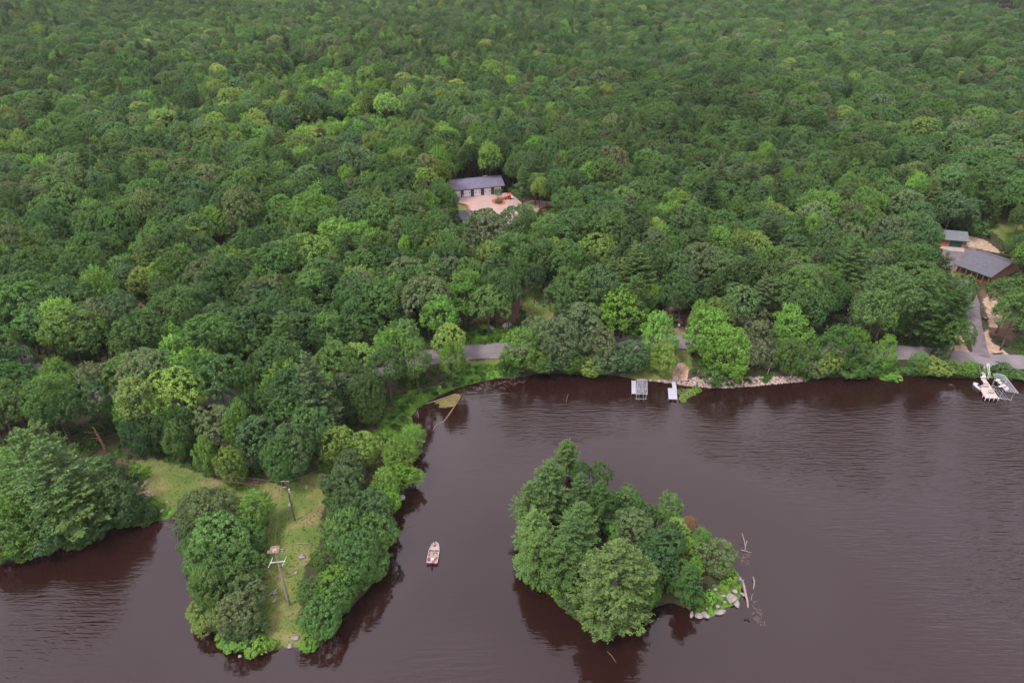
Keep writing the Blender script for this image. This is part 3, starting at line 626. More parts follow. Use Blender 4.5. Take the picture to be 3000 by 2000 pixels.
for zone, kind, key, a, b_, d in HAND:
    px, py = a * FV, b_ * FV; dpx = d * FV
    if zone == 'isle' and kind == 'pine': dpx *= 1.18
    if (zone != 'wood' or b_ > 925) and kind in ('oak', 'maple'): kind = 'low' + kind
    z = 7.0
    for _ in range(4):
        p = at(px, py, z); f = proj(p)[2]; dia = dpx * f / FPX
        pr = PROTO[kind][0]; s = dia / pr[2]; sz = min(max(.45 * s + .55 if kind != 'bush' else s, .35), 1.35)
        if zone != 'wood' and kind not in ('bush', 'pine', 'bigpine') and not (zone == 'strip' and b_ < 818): sz = min(sz, s * 1.15)
        if zone == 'strip' and b_ < 818: sz *= 1.25
        if zone != 'wood' and kind != 'bush': sz *= .80 if not (zone == 'point' and kind == 'pine') else 1.0
        if kind == 'bigpine': sz = .95
        z = max(hz(p.x, p.y), .3) + pr[4] * sz
    for _ in range(12):      # trunks stand on dry land: a crown hanging over the water belongs to a lower tree
        if hz(p.x, p.y) > .25: break
        sz *= .9; p = at(px, py, .4 + pr[4] * sz)
    if hz(p.x, p.y) <= .25:
        best = min(((hz(p.x + r_ * math.cos(a_), p.y + r_ * math.sin(a_)) <= .25, r_, a_) for r_ in (1, 2, 3, 4, 6) for a_ in np.linspace(0, 6.28, 13)[:-1]))
        p = Vector((p.x + best[1] * math.cos(best[2]), p.y + best[1] * math.sin(best[2]), 0)); sz = max(sz, .5 if kind != 'bush' else sz)
    put(kind, key, p.x, p.y, dia, zone, hs=sz)
# low growth along the wooded shores, under the overhanging crowns
def shore_bushes(poly, i0, i1, step, zone, keys, off=1.0, close=False):
    P = [Vector((at(*q).x, at(*q).y, 0)) for q in poly]; P = P[i0:i1] + ([P[0]] if close else [])
    L_ = resample(P, step)
    for i, v_ in enumerate(L_):
        t_ = (L_[min(i + 1, len(L_) - 1)] - L_[max(i - 1, 0)]); n_ = Vector((-t_.y, t_.x, 0)).normalized()
        for s_ in (1, -1):
            q_ = v_ + n_ * s_ * off
            if hz(q_.x, q_.y) > .12: put('bush', str(rng.choice(keys)), q_.x + rng.normal() * .3, q_.y + rng.normal() * .2, rng.uniform(1.8, 3.4), zone); break
def resample(pts, step):
    out = []
    for a, b in zip(pts[:-1], pts[1:]):
        n = max(1, int((b - a).length / step)); out += [a.lerp(b, i / n) for i in range(n)]
    return out + [pts[-1]]
shore_bushes(SHORE, 1, 9, 2.4, 'point', ['md', 'dk', 'bl', 'br']); shore_bushes(SHORE, 11, 16, 2.2, 'peninsula', ['md', 'dk', 'br']); shore_bushes(SHORE, 25, 31, 2.3, 'peninsula', ['md', 'bl', 'br', 'dk'])
shore_bushes(SHORE, 44, 48, 2.6, 'strip', ['md', 'dk']); shore_bushes(SHORE, 56, 62, 2.3, 'strip', ['md', 'br', 'dk', 'ye'])
shore_bushes(ISLE, 0, 11, 2.2, 'isle', ['md', 'dk', 'bl', 'br']); shore_bushes(ISLE, 22, 31, 2.4, 'isle', ['md', 'dk'])
# clearings: nothing may stand over these parts of the view of the ground
CLEAR = [np.array(c) for c in [
  [(1308,505),(1480,505),(1500,545),(1600,592),(1690,590),(1690,605),(1600,632),(1545,608),(1500,625),(1440,640),(1400,650),(1345,652),(1290,645),(1295,610),(1330,575)],
  [(2715,655),(2850,650),(2860,690),(2980,760),(3010,830),(2960,850),(2905,850),(2868,850),(2870,900),(2900,900),(2930,960),(2960,1000),(3010,1010),(3010,1095),(2850,1095),(2740,1030),(2790,1000),(2840,960),(2855,850),(2790,800),(2750,760)],
  [(2880,640),(3010,600),(3010,690),(2960,700),(2900,670)],
  fv([(1205,655),(1262,660),(1270,700),(1262,755),(1195,790),(1195,835),(1180,870),(1100,885),(1000,912),(950,940),(890,1020),(870,1000),(925,900),(1030,870),(1062,840),(1062,760),(1100,745),(1180,740),(1190,700)]),
  fv([(1515,725),(1560,715),(1590,765),(1590,840),(1590,880),(1460,880),(1430,862),(1500,845),(1545,800)]),
  fv([(300,1050),(400,1060),(480,1100),(620,1105),(700,1080),(740,1100),(730,1180),(680,1300),(690,1420),(720,1500),(600,1500),(620,1420),(590,1400),(625,1250),(615,1140),(560,1125),(480,1145),(420,1165),(350,1190)]),
  fv([(1700,830),(1850,840),(1850,880),(1590,890),(1590,860)]),
  fv([(277,672),(300,672),(305,695),(280,695)]), fv([(200,622),(222,622),(222,645),(200,645)]), fv([(75,860),(112,860),(105,880),(75,880)]), fv([(862,840),(886,838),(880,865),(862,862)]),
  fv([(215,975),(245,975),(262,1040),(235,1050)]),
  [(2900,8),(2975,8),(2975,32),(2905,32)]]]
def segd(X, Y, P): return pdist(X, Y, P) * np.where(inside(X, Y, P), -1, 1)
def clear_ok(X, Y, Z, zc, rad, top):
    px, py, f = projn(X, Y, Z + zc); _, pt, _ = projn(X, Y, Z + top); rp = rad * FPX / f
    ok = np.ones(len(X), bool)
    for c in CLEAR:
        ok &= segd(px, py, c) > rp * .62
        ok &= segd(px, (py + pt) / 2, c) > rp * .35
    return ok
def field(x, y): return np.sin(x * .031 + 2.1 * np.sin(y * .017)) * np.sin(y * .027 + 1.7 * np.sin(x * .013)) * .6 + .4 * np.sin(x * .09 + y * .07)
# candidate positions over the whole forest
cand = []
def spacing(d): return 5.9 if d < 450 else 6.4 if d < 800 else 7.6
y = 95.0
while y < 1560:
    s = spacing(y); hw = y * .80 + 40; n = int(2 * hw / s)
    X = -hw + (np.arange(n) + rng.random(n) * .9) * s + rng.random() * s; Y = y + (rng.random(n) - .5) * s * .95
    cand.append(np.stack([X, Y], 1)); y += s * .87
cand = np.concatenate(cand); X, Y = cand[:, 0], cand[:, 1]
sd_ = np.full(len(X), 99.0); nr = Y < 300; sd_[nr] = sdist(X[nr], Y[nr])
px, py, _ = projn(X, Y, 9.0 + X * 0)
keep = (sd_ > 3.0) & (px > -220) & (px < 3220) & (py > -60) & (np.hypot((X - POND[0]) / POND[2], (Y - POND[1]) / POND[3]) > 1.15)
# the lake road and its verges stay open
road = np.array([(p.x, p.y) for p in catmull([T(*q) for q in fv([(-60,775),(20,800),(60,850),(120,885),(260,905),(420,915),(600,905),(760,880),(870,845),(960,826),(1065,811),(1168,803),(1300,796),(1420,788),(1565,785),(1700,795),(1860,806),(2000,808),(2100,812),(2230,825),(2352,833),(2700,850)])])])
drv = np.array([(T(*q).x, T(*q).y) for q in [(2876,1045),(2850,930),(2845,880),(2828,840),(2800,800)]])
n1 = nr.copy(); keep[n1] &= (pdist(X[n1], Y[n1], road, False) > 4.6)
keep[n1] &= ~((X[n1] > 0) & (sd_[n1] < 17))          # the shore strip is planted by hand on the right
pen = wpoly(fv([(395,1160),(480,1120),(640,1095),(740,1070),(780,960),(850,970),(1000,900),(980,1100),(900,1400),(700,1550),(400,1500)]))
keep[n1] &= ~inside(X[n1], Y[n1], pen)
lp = wpoly(fv([(-200,1040),(250,1040),(420,1090),(420,1250),(-200,1400)])); keep[n1] &= ~inside(X[n1], Y[n1], lp)
keep[n1] &= pdist(X[n1], Y[n1], drv, False) > 4
X, Y = X[keep], Y[keep]
big = np.array([[t_[2], t_[3], t_[6] * PROTO[t_[0]][0][2] / 2] for t_ in TREES])
m = np.ones(len(X), bool); nn = np.where(Y < 420)[0]
dd = np.hypot(X[nn, None] - big[None, :, 0], Y[nn, None] - big[None, :, 1]) - big[None, :, 2] * .72
m[nn] = dd.min(1) > 1.6
X, Y = X[m], Y[m]
far = Y > 300; Z = np.where(far, 2.8, 2.5); Z = height(X, Y)
# young aspen stand: short, bright and dense
stand = [wpoly([(800,455),(830,425),(905,405),(1000,382),(1150,372),(1290,395),(1310,425),(1200,455),(1050,470),(900,470)]), wpoly([(815,355),(800,300),(850,250),(905,225),(985,235),(1060,265),(1120,305),(1180,340),(1100,360),(980,352),(880,360)])]
stand = [np.array([a + rng.normal(size=2) * 5 for i in range(len(P_)) for a in (P_[i], (P_[i] + P_[(i + 1) % len(P_)]) / 2)]) for P_ in stand]
ins = (inside(X, Y, stand[0]) | inside(X, Y, stand[1])) & (rng.random(len(X)) > .05)
gap = rng.random(len(X)) < .05 + .05 * (field(X * 1.7, Y * 1.7) > .5); ins |= gap; X, Y, Z = X[~ins], Y[~ins], Z[~ins]
fl = field(X, Y); rr = rng.random(len(X)); r2 = rng.random(len(X))
kinds = np.where(rr < .50 - .12 * fl, 'oak', np.where(rr < .80 - .06 * fl, 'maple', 'pine'))
pxx, pyy, _ = projn(X, Y, Z + 8)
pineband = (np.abs(pyy - (190 + (pxx - 1300) * .03)) < 70) & (pxx > 1050) & (pxx < 1950)
kinds = np.where(pineband & (r2 < .35), 'pine', kinds)
rightoak = (pxx > 1700) & (pyy < 420) & (rr < .86); kinds = np.where(rightoak, 'oak', kinds)
dia = np.where(kinds == 'oak', rng.uniform(7.2, 11.5, len(X)), np.where(kinds == 'maple', rng.uniform(5.4, 8.6, len(X)), rng.uniform(6.0, 8.8, len(X))))
zc = np.where(kinds == 'oak', 10.6, np.where(kinds == 'maple', 10.5, 9.5)); topz = np.where(kinds == 'oak', 15., np.where(kinds == 'maple', 16., 18.))
ok = np.ones(len(X), bool); nn = np.where(Y < 420)[0]
ok[nn] = clear_ok(X[nn], Y[nn], Z[nn], zc[nn], dia[nn] / 2, topz[nn])
far_pond = Y > 800; qq = np.where(far_pond)[0]; ok[qq] = clear_ok(X[qq], Y[qq], Z[qq], zc[qq], dia[qq] / 2, topz[qq])
# a tree that cannot stand by a clearing gives way to a low bush if even that fits
small = np.where(~ok & (Y < 330))[0]
okb = clear_ok(X[small], Y[small], Z[small], np.full(len(small), 2.0), np.full(len(small), 2.2), np.full(len(small), 4.0))
for i in [q_ for q_ in small[okb] if not inside(X[[q_]], Y[[q_]], wpoly([(2700,640),(2860,630),(3010,700),(3010,860),(2860,860)]))[0]]: put('bush', rng.choice(['md', 'dk', 'br']), X[i], Y[i], rng.uniform(3.2, 5.5), 'wood')
X, Y, Z, kinds, dia, fl, pxx, pyy = [a[ok] for a in (X, Y, Z, kinds, dia, fl, pxx, pyy)]
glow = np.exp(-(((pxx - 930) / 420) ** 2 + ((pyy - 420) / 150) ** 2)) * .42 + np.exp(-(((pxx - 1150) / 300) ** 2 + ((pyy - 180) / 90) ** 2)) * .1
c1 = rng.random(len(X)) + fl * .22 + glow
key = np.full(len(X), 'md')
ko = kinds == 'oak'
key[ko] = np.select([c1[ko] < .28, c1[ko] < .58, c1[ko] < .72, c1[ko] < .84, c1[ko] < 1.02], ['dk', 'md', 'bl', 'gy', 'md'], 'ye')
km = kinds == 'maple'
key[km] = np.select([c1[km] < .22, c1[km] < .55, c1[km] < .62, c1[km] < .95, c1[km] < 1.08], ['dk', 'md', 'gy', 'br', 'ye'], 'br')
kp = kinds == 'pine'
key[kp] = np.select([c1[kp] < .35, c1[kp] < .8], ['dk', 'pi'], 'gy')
order = np.argsort(Y + .15 * np.abs(X)); cnt = {}
for t_ in TREES: q_ = t_[0].replace('low', '').replace('big', ''); cnt[q_] = cnt.get(q_, 0) + 1
LIM = {'oak': 296, 'maple': 296, 'pine': 220}
visible = (pxx > -40) & (pxx < 3040) & (pyy > -20)
STUFF = []
for i in order:
    k = kinds[i]
    if visible[i] and cnt.get(k, 0) < LIM[k] and Y[i] < 520:
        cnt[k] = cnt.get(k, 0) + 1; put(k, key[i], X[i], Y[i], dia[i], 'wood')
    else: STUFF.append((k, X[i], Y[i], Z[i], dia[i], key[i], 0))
# the aspen stand as a mass
for P in stand:
    x0, y0 = P.min(0); x1, y1 = P.max(0); gx, gy = np.meshgrid(np.arange(x0, x1, 3.1), np.arange(y0, y1, 3.1))
    gx = gx.ravel() + rng.normal(0, .7, gx.size); gy = gy.ravel() + rng.normal(0, .7, gy.size); k = inside(gx, gy, P)
    for a, b_ in zip(gx[k], gy[k]): STUFF.append(('aspen', a, b_, 2.7, rng.uniform(3.0, 4.8), rng.choice(['br', 'br', 'li', 'md']), 1))
print('individual trees', len(TREES), 'mass', len(STUFF), cnt)

# --- individuals
NAME = {'oak': ('oak_tree', 'oak tree'), 'maple': ('maple_tree', 'maple tree'), 'pine': ('pine_tree', 'pine tree'), 'bigpine': ('pine_tree', 'pine tree'), 'lowoak': ('oak_tree', 'oak tree'), 'lowmaple': ('maple_tree', 'maple tree'), 'bush': ('bush', 'bush'), 'thin': ('half_bare_tree', 'tree'), 'bare': ('dead_tree', 'dead tree')}
NOUN = {'lowoak': 'rounded oak', 'lowmaple': 'feathery maple', 'oak': 'rounded oak', 'maple': 'feathery maple', 'pine': 'pine', 'bigpine': 'pine', 'bush': 'bush', 'thin': 'half-bare tree', 'bare': 'leafless dead tree'}
LM = {'long brown garage': (1390, 560), 'oval mulch bed': (1462, 590), 'red tractor': (1490, 575), 'cabin': (2895, 775), 'green-doored garage': (2785, 695), 'utility pole in the clearing': (1568, 915),
      'L-shaped dock': (1972, 1145), 'hooped boat lift': (1880, 1135), 'white dock with steps': (2895, 1140), 'white roadside mailbox': (1987, 953), 'red gravel drive': (1965, 925), 'grey road gap': (1420, 1030),
      'algae patch': (1300, 1170), 'log pile': (943, 1340), 'red snag': (292, 1290), 'small pole on the grass': (855, 1470), 'nest pole': (830, 1690), 'fishing boat': (1270, 1618), 'shed roof': (1362, 640), 'dirt track gap': (370, 878),
      'stone shore wall': (2200, 1118), 'black fire pit': (2886, 933), 'big front pine': (1796, 1730), 'white boulders': (2160, 1745)}
ZONE = {'point': ('on the left point', 'trees on the left point'), 'peninsula': ('on the grassy peninsula', 'trees on the grassy peninsula'), 'isle': ('on the island', 'trees on the island'),
        'strip': ('between road and lake', 'trees between road and lake'), 'wood': ('in the forest', 'trees of the forest')}
ORD = ['nearest', 'second nearest', 'third nearest', 'fourth nearest', 'fifth nearest', 'sixth nearest', 'seventh nearest', 'eighth nearest', 'ninth nearest', 'tenth nearest']
def ordn(i):
    if i < 10: return ORD[i]
    u = ['', 'first', 'second', 'third', 'fourth', 'fifth', 'sixth', 'seventh', 'eighth', 'ninth']; teens = ['tenth', 'eleventh', 'twelfth', 'thirteenth', 'fourteenth', 'fifteenth', 'sixteenth', 'seventeenth', 'eighteenth', 'nineteenth']
    i += 1
    if i < 20: return teens[i - 10] + ' nearest'
    t = {2: 'twent', 3: 'thirt', 4: 'fort', 5: 'fift', 6: 'sixt'}[i // 10]
    return (t + 'y-' + u[i % 10] if i % 10 else t + 'ieth') + ' nearest'
info = []; groups = {}
for n, t_ in enumerate(TREES):
    kind, v, x, y, z, yaw, s, sz, k, zone = t_; a, b_, f = proj((x, y, z + PROTO[kind][v][4] * sz)); t_.append(0)
    lm = min(LM, key=lambda q: (LM[q][0] - a) ** 2 + ((LM[q][1] - b_) * 1.2) ** 2); dx, dy = a - LM[lm][0], b_ - LM[lm][1]
    if kind == 'bigpine': lm = 'fishing boat'; dx = 1; dy = 0
    di = ('right of' if dx > 0 else 'left of') if abs(dx) > abs(dy) else ('below' if dy > 0 else 'above')
    kk = (k, NOUN[kind], di, lm); groups.setdefault(kk, []).append((math.hypot(dx, dy), n)); info.append(kk)
lab = [None] * len(TREES)
for kk, l in groups.items():
    k, noun, di, lm = kk
    for i, (_, n) in enumerate(sorted(l)):
        o = (ordn(i) + ' ') if len(l) > 1 else ''
        lab[n] = f"{o}{ADJ[k]} {noun} {di} the {lm}"
        if TREES[n][0] == 'bigpine': lab[n] = 'largest light green pine with drooping boughs at the front of the island'
for n, (kind, v, x, y, z, yaw, s, sz, k, zone, _) in enumerate(TREES):
    cr_, tr_, dia_, H0, zc0 = PROTO[kind][v]; nm, ct = NAME[kind]
    o = bpy.data.objects.new(nm, None); COL.objects.link(o); o.location = (x, y, z - .15); o.rotation_euler = (rng.normal() * .04, rng.normal() * .04, yaw); ax_ = float(rng.uniform(.86, 1.16)); o.scale = (s * ax_, s / ax_, sz); o.empty_display_size = .3
    tag(o, lab[n], ct, ZONE[zone][1] if kind != 'bush' else 'bushes of the banks and wood edges')
    c_ = bpy.data.objects.new('crown', cr_); COL.objects.link(c_); c_.parent = o
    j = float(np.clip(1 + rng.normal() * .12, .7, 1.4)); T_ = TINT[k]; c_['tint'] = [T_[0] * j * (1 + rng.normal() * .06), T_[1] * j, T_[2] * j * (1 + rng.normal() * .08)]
    b_ = bpy.data.objects.new('trunk', tr_); COL.objects.link(b_); b_.parent = o

# --- the rest of the forest as one mass of instances
pc = bpy.data.collections.new('forest_prototypes'); pid = {}
for kind in ('oak', 'maple', 'pine', 'aspen'):
    for v, (cr_, tr_, dia_, H0, zc0) in enumerate(PROTO[kind]):
        import bmesh
        m1 = cr_.copy(); bm = bmesh.new(); bm.from_mesh(m1); nf = len(bm.faces); bm.from_mesh(tr_)
        for i, f in enumerate(bm.faces): f.material_index = 0 if i < nf else 1
        bm.to_mesh(m1); bm.free(); m1.materials.append(tr_.materials[0])
        o = bpy.data.objects.new('p%02d' % len(pid), m1); pc.objects.link(o); pid[(kind, v)] = len(pid)
def scatter(name, pts, proto, yaw, scl, tint, coll, label, kind='stuff'):
    me = bpy.data.meshes.new(name); me.from_pydata([tuple(p) for p in pts], [], [])
    def A(n_, ty, val, key_): a = me.attributes.new(n_, ty, 'POINT'); a.data.foreach_set(key_, np.asarray(val, np.float32 if ty != 'INT' else np.int32).ravel())
    A('proto', 'INT', proto, 'value'); A('rot', 'FLOAT_VECTOR', [(0, 0, a) for a in yaw], 'vector'); A('scl', 'FLOAT_VECTOR', scl, 'vector')
    A('tint', 'FLOAT_COLOR', [(*c_, 1) for c_ in tint], 'color')
    o = new_obj(name, me); tag(o, label, kind=kind)
    g = bpy.data.node_groups.new(name, 'GeometryNodeTree'); g.interface.new_socket('Geometry', in_out='INPUT', socket_type='NodeSocketGeometry'); g.interface.new_socket('Geometry', in_out='OUTPUT', socket_type='NodeSocketGeometry')
    gi, go = N(g, 'NodeGroupInput'), N(g, 'NodeGroupOutput'); ip = N(g, 'GeometryNodeInstanceOnPoints'); ci = N(g, 'GeometryNodeCollectionInfo')
    ci.inputs['Collection'].default_value = coll; ci.inputs['Separate Children'].default_value = True; ci.inputs['Reset Children'].default_value = True
    def NA(n_, ty): q = N(g, 'GeometryNodeInputNamedAttribute', data_type=ty); q.inputs[0].default_value = n_; return [s_ for s_ in q.outputs if s_.enabled and s_.name == 'Attribute'][0]
    ip.inputs['Pick Instance'].default_value = True
    g.links.new(gi.outputs[0], ip.inputs['Points']); g.links.new(ci.outputs[0], ip.inputs['Instance']); g.links.new(NA('proto', 'INT'), ip.inputs['Instance Index'])
    g.links.new(NA('rot', 'FLOAT_VECTOR'), ip.inputs['Rotation']); g.links.new(NA('scl', 'FLOAT_VECTOR'), ip.inputs['Scale']); g.links.new(ip.outputs[0], go.inputs[0])
    md = o.modifiers.new('scatter', 'NODES'); md.node_group = g
    return o
pts, pr, yw, sc_, ti = [], [], [], [], []
for k, x, y, z, d, key_, _ in STUFF:
    v = int(rng.integers(len(PROTO[k]))); s = d / PROTO[k][v][2]; sz = (.5 * s + .5) * rng.uniform(.80, 1.22)
    sz *= 1 + .16 * math.sin(x * .021 + 2 * math.sin(y * .013)) * math.sin(y * .019) if k != 'aspen' else .8; pts.append((x, y, z - .2)); pr.append(pid[(k, v)]); yw.append(rng.random() * 6.28); ax_ = rng.uniform(.82, 1.2); sc_.append((s * ax_, s / ax_ * rng.uniform(.9, 1.1), sz)); j = float(np.clip(1 + rng.normal() * .16, .62, 1.5)) * (1 + .16 * math.sin(x * .0135 + 1.4 * math.sin(y * .008)) * math.sin(y * .0105 + 1)); c_ = TINT[key_]
    ti.append((c_[0] * j * (1 + rng.normal() * .08), c_[1] * j, c_[2] * j * (1 + rng.normal() * .1)))
scatter('forest', pts, pr, yw, sc_, ti, pc, 'unbroken mixed forest reaching to the top of the picture')

# --- ground vegetation: rank weeds on the banks, short grass in the clearings, forest undergrowth
uc = bpy.data.collections.new('ground_plants'); r = np.random.default_rng(77); npl = 0
for s in range(4):      # leafy weed clumps
    n = 150; P = dirs(n, r) * np.array([.62, .62, .42]) * (.5 + .5 * r.random((n, 1))); P[:, 2] = np.abs(P[:, 2]); Nn = P * 1.2 + dirs(n, r) * .5 + np.array([0, 0, .6])
    o = bpy.data.objects.new('g%02d' % npl, leaves_mesh('weed', P, Nn, .22 + .14 * r.random(n), .6, r)); uc.objects.link(o); npl += 1
for s in range(3):      # grass tufts
    n = 46; a = r.random(n) * 6.28; q = np.stack([np.cos(a), np.sin(a), a * 0], 1); al = q * .55 + np.array([0, 0, 1.0]) + r.normal(size=(n, 3)) * .15
    P = q * .20 * r.random((n, 1)) + np.array([0, 0, .14]); Nn = np.stack([-np.sin(a), np.cos(a), a * 0 + .35], 1)
    o = bpy.data.objects.new('g%02d' % npl, leaves_mesh('tuft', P, Nn, .30 + .16 * r.random(n), .22, r, al)); uc.objects.link(o); npl += 1
def fill(areas, dens, keep_in=True):
    out = []
    for poly, soft in areas:
        P = wpoly(poly); x0, y0 = P.min(0); x1, y1 = P.max(0); n = int((x1 - x0) * (y1 - y0) * dens)
        a = r.uniform(x0, x1, n); b_ = r.uniform(y0, y1, n); k = inside(a, b_, P); out.append(np.stack([a[k], b_[k]], 1))
    return np.concatenate(out)
def place_plants(name, Q, lo, hi, protos, tints, sizes, label, tall=1.0):
    h = height(Q[:, 0], Q[:, 1]); d = pdist(Q[:, 0], Q[:, 1], road, False); k = (h > .12) & (d > 3.7); Q, h = Q[k], h[k]; n = len(Q)
    pn = .5 + .5 * np.sin(Q[:, 0] * .8 + 2 * np.sin(Q[:, 1] * .6)) * np.sin(Q[:, 1] * .7)
    idx_ = np.clip(((pn * .6 + r.random(n) * .4) * len(tints)).astype(int), 0, len(tints) - 1)
    tt = np.array(tints)[idx_] * (1 + r.normal(size=(n, 1)) * .12); s = r.uniform(*sizes, n)
    scatter(name, np.stack([Q[:, 0], Q[:, 1], h - .03], 1), r.choice(protos, n), r.random(n) * 6.28, np.stack([s, s, s * tall * (.7 + .6 * r.random(n))], 1), tt, uc, label)
place_plants('bank_weeds', fill(AREAS['lush'][:6] + AREAS['lush'][7:], 1.5), 0, 0, [0, 1, 2, 3], [(.05, .12, .016), (.08, .18, .02), (.10, .20, .024), (.13, .21, .035)], (.5, 1.15), 'rank green weeds on the lake banks')
place_plants('meadow_grass', fill(AREAS['lawn'][:2] + AREAS['lawn'][4:6], 1.3), 0, 0, [4, 5, 6], [(.06, .13, .018), (.10, .16, .026), (.16, .17, .04), (.24, .20, .08)], (.25, .6), 'patchy green and tan grass of the clearings', .8)
isl = [(ISLE, 1)]
place_plants('island_weeds', fill([(fv([(1600,1405),(1640,1345),(1690,1310),(1712,1330),(1700,1390),(1640,1425)]), 1)], 1.3), 0, 0, [0, 1, 2, 3], [(.05, .10, .022), (.085, .14, .03), (.13, .15, .05)], (.4, .95), 'weeds between the island boulders')
Q = np.stack([r.uniform(-190, 200, 26000), r.uniform(95, 330, 26000)], 1); dq = sdist(Q[:, 0], Q[:, 1]); kq = (dq > .8)
for nm_ in ('lawn', 'sand', 'duff'):
    for poly, soft in AREAS[nm_]:
        kq &= ~inside(Q[:, 0], Q[:, 1], wpoly(poly))
for pav in ([(1334,572),(1300,590),(1310,650),(1380,650),(1500,665),(1590,615),(1690,604),(1690,588),(1600,585),(1496,562)], [(2740,660),(2860,650),(2980,760),(3000,840),(2880,830),(2920,1000),(3000,1050),(2800,1050),(2830,960),(2740,780)], [(1290,500),(1490,500),(1490,570),(1330,585)]):
    kq &= ~inside(Q[:, 0], Q[:, 1], wpoly(pav))
Q = Q[kq]
place_plants('undergrowth', Q, 0, 0, [0, 1, 2, 3], [(.03, .06, .015), (.045, .09, .018), (.06, .12, .02)], (.7, 1.9), 'undergrowth between the forest trees')
# ---------------------------------------------------------------- buildings
def zoom(ox, oy, k): return lambda x, y: (ox + x / k, oy + y / k)
def frame(a, b_):     # local frame: origin a, x axis towards b
    d = (b_ - a); d.z = 0; L_ = d.length; d.normalize(); return L_, math.atan2(d.y, d.x)
zg = zoom(1280, 490, 5.345)
A = T(*zg(255, 487)); B = T(*zg(1045, 408)); Lw, az = frame(A, B)
gz = min(A.z, B.z)
bar = thing('long_garage', 'long dark brown garage with five white doors and slate violet roof', 'garage', (A.x, A.y, gz), az)
Hw, Dp, RH = 3.45, 11.5, 2.35
mb = MB()      # walls with openings left for the doors
dw, pitch, off, dh = 3.0, 4.33, 1.1, 2.95
xsd = sorted([Lw - off - pitch * i - dw for i in range(5)])
x = 0.0
for xd in xsd: 
    if xd > x: mb.box(((x + xd) / 2, .1, Hw / 2 - .2), (xd - x, .2, Hw + .4))
    mb.box((xd + dw / 2, .1, (dh + Hw) / 2), (dw, .2, Hw - dh)); x = xd + dw
mb.box(((x + Lw) / 2, .1, Hw / 2 - .2), (Lw - x, .2, Hw + .4))
mb.box((Lw / 2, Dp - .1, Hw / 2 - .2), (Lw, .2, Hw + .4))
for xx in (.1, Lw - .1):
    mb.add([(xx - .1, .2, -.4), (xx - .1, Dp - .2, -.4), (xx - .1, Dp - .2, Hw), (xx - .1, Dp / 2, Hw + RH), (xx - .1, .2, Hw), (xx + .1, .2, -.4), (xx + .1, Dp - .2, -.4), (xx + .1, Dp - .2, Hw), (xx + .1, Dp / 2, Hw + RH), (xx + .1, .2, Hw)],
           [(0, 1, 2, 3, 4), (9, 8, 7, 6, 5), (0, 5, 6, 1), (1, 6, 7, 2), (2, 7, 8, 3), (3, 8, 9, 4), (4, 9, 5, 0)])
mb.build('wall', M['brownwall'], bar)
def gable(name, x0, x1, y0, y1, z0, rh, th, m, parent, seams=0):
    yc = (y0 + y1) / 2; mb = MB()
    for s, ya in ((1, y0), (-1, y1)):
        mb.add([(x0, ya, z0), (x1, ya, z0), (x1, yc, z0 + rh), (x0, yc, z0 + rh), (x0, ya, z0 + th), (x1, ya, z0 + th), (x1, yc, z0 + rh + th), (x0, yc, z0 + rh + th)],
               [(0, 1, 2, 3), (4, 5, 6, 7), (0, 1, 5, 4), (0, 3, 7, 4), (1, 2, 6, 5)])
        for k in range(seams):
            xx = x0 + (k + .5) * (x1 - x0) / seams; mb.add([(xx - .03, ya, z0 + th), (xx + .03, ya, z0 + th), (xx + .03, yc, z0 + rh + th), (xx - .03, yc, z0 + rh + th), (xx - .03, ya, z0 + th + .05), (xx + .03, ya, z0 + th + .05), (xx + .03, yc, z0 + rh + th + .05), (xx - .03, yc, z0 + rh + th + .05)], [(4, 5, 6, 7), (0, 1, 5, 4), (0, 3, 7, 4), (1, 2, 6, 5)])
    return mb.build(name, m, parent)
roof = gable('roof', -.5, Lw + .5, -.6, Dp + .6, Hw - .18, RH + .2, .12, M['roofviolet'], bar, 36)
MB().box((Lw / 2, -.62, Hw - .14), (Lw + 1.0, .06, .22)).build('gutter', M['dark'], roof)
MB().box((Lw / 2, Dp / 2, Hw + RH + .20), (Lw + 1.0, .4, .05)).build('ridge_cap', M['roofviolet'], roof)
MB().box((Lw * .72, Dp / 2 + 1.0, Hw + RH - .02), (1.8, .6, .35)).build('ridge_vent', M['alum'], roof)
for xd in xsd:
    d = MB()
    for k in range(5): d.box((xd + dw / 2, .10, (k + .5) * dh / 5), (dw - .08, .07, dh / 5 - .025))
    do = d.build('garage_door', M['white'], bar, bevel=.01)
    for sx_ in (.62, dw - .62): MB().box((xd + sx_, .055, dh * .52), (.52, .03, .26)).build('window', M['glass'], do)
    f = MB(); f.box((xd - .06, -.02, dh / 2), (.12, .06, dh)); f.box((xd + dw + .06, -.02, dh / 2), (.12, .06, dh)); f.box((xd + dw / 2, -.02, dh + .07), (dw + .24, .06, .14)); f.build('frame', M['trim'], do)
for k, (lx, col) in enumerate(((xsd[1] - .55, 'alum'), (xsd[2] - .5, 'trim'), (xsd[4] - .4, 'dark'))):
    q = Vector((lx, -.5, 0)); q.rotate(Matrix.Rotation(az, 3, 'Z')); mb = MB()
    if k == 0: mb.box((0, 0, .45), (.55, .45, .8)).box((0, 0, .92), (.5, .5, .12)).tube([(-.2, .2, .9), (-.2, .2, 1.2), (.2, .2, 1.2), (.2, .2, .9)], .025, 4)
    else: mb.tube([(0, 0, .05), (0, 0, .45)], [.22, .28], 8).rock((0, 0, .55), (.5, .5, .4), k)
    tag(mb.build('bin' if k == 0 else 'planter', M[col]), ['grey bin standing between the first two garage doors', 'small reddish planter between two garage doors', 'dark planter pot before the fifth garage door'][k], 'bin' if k == 0 else 'planter').location = (A.x + q.x, A.y + q.y, gz + .15)
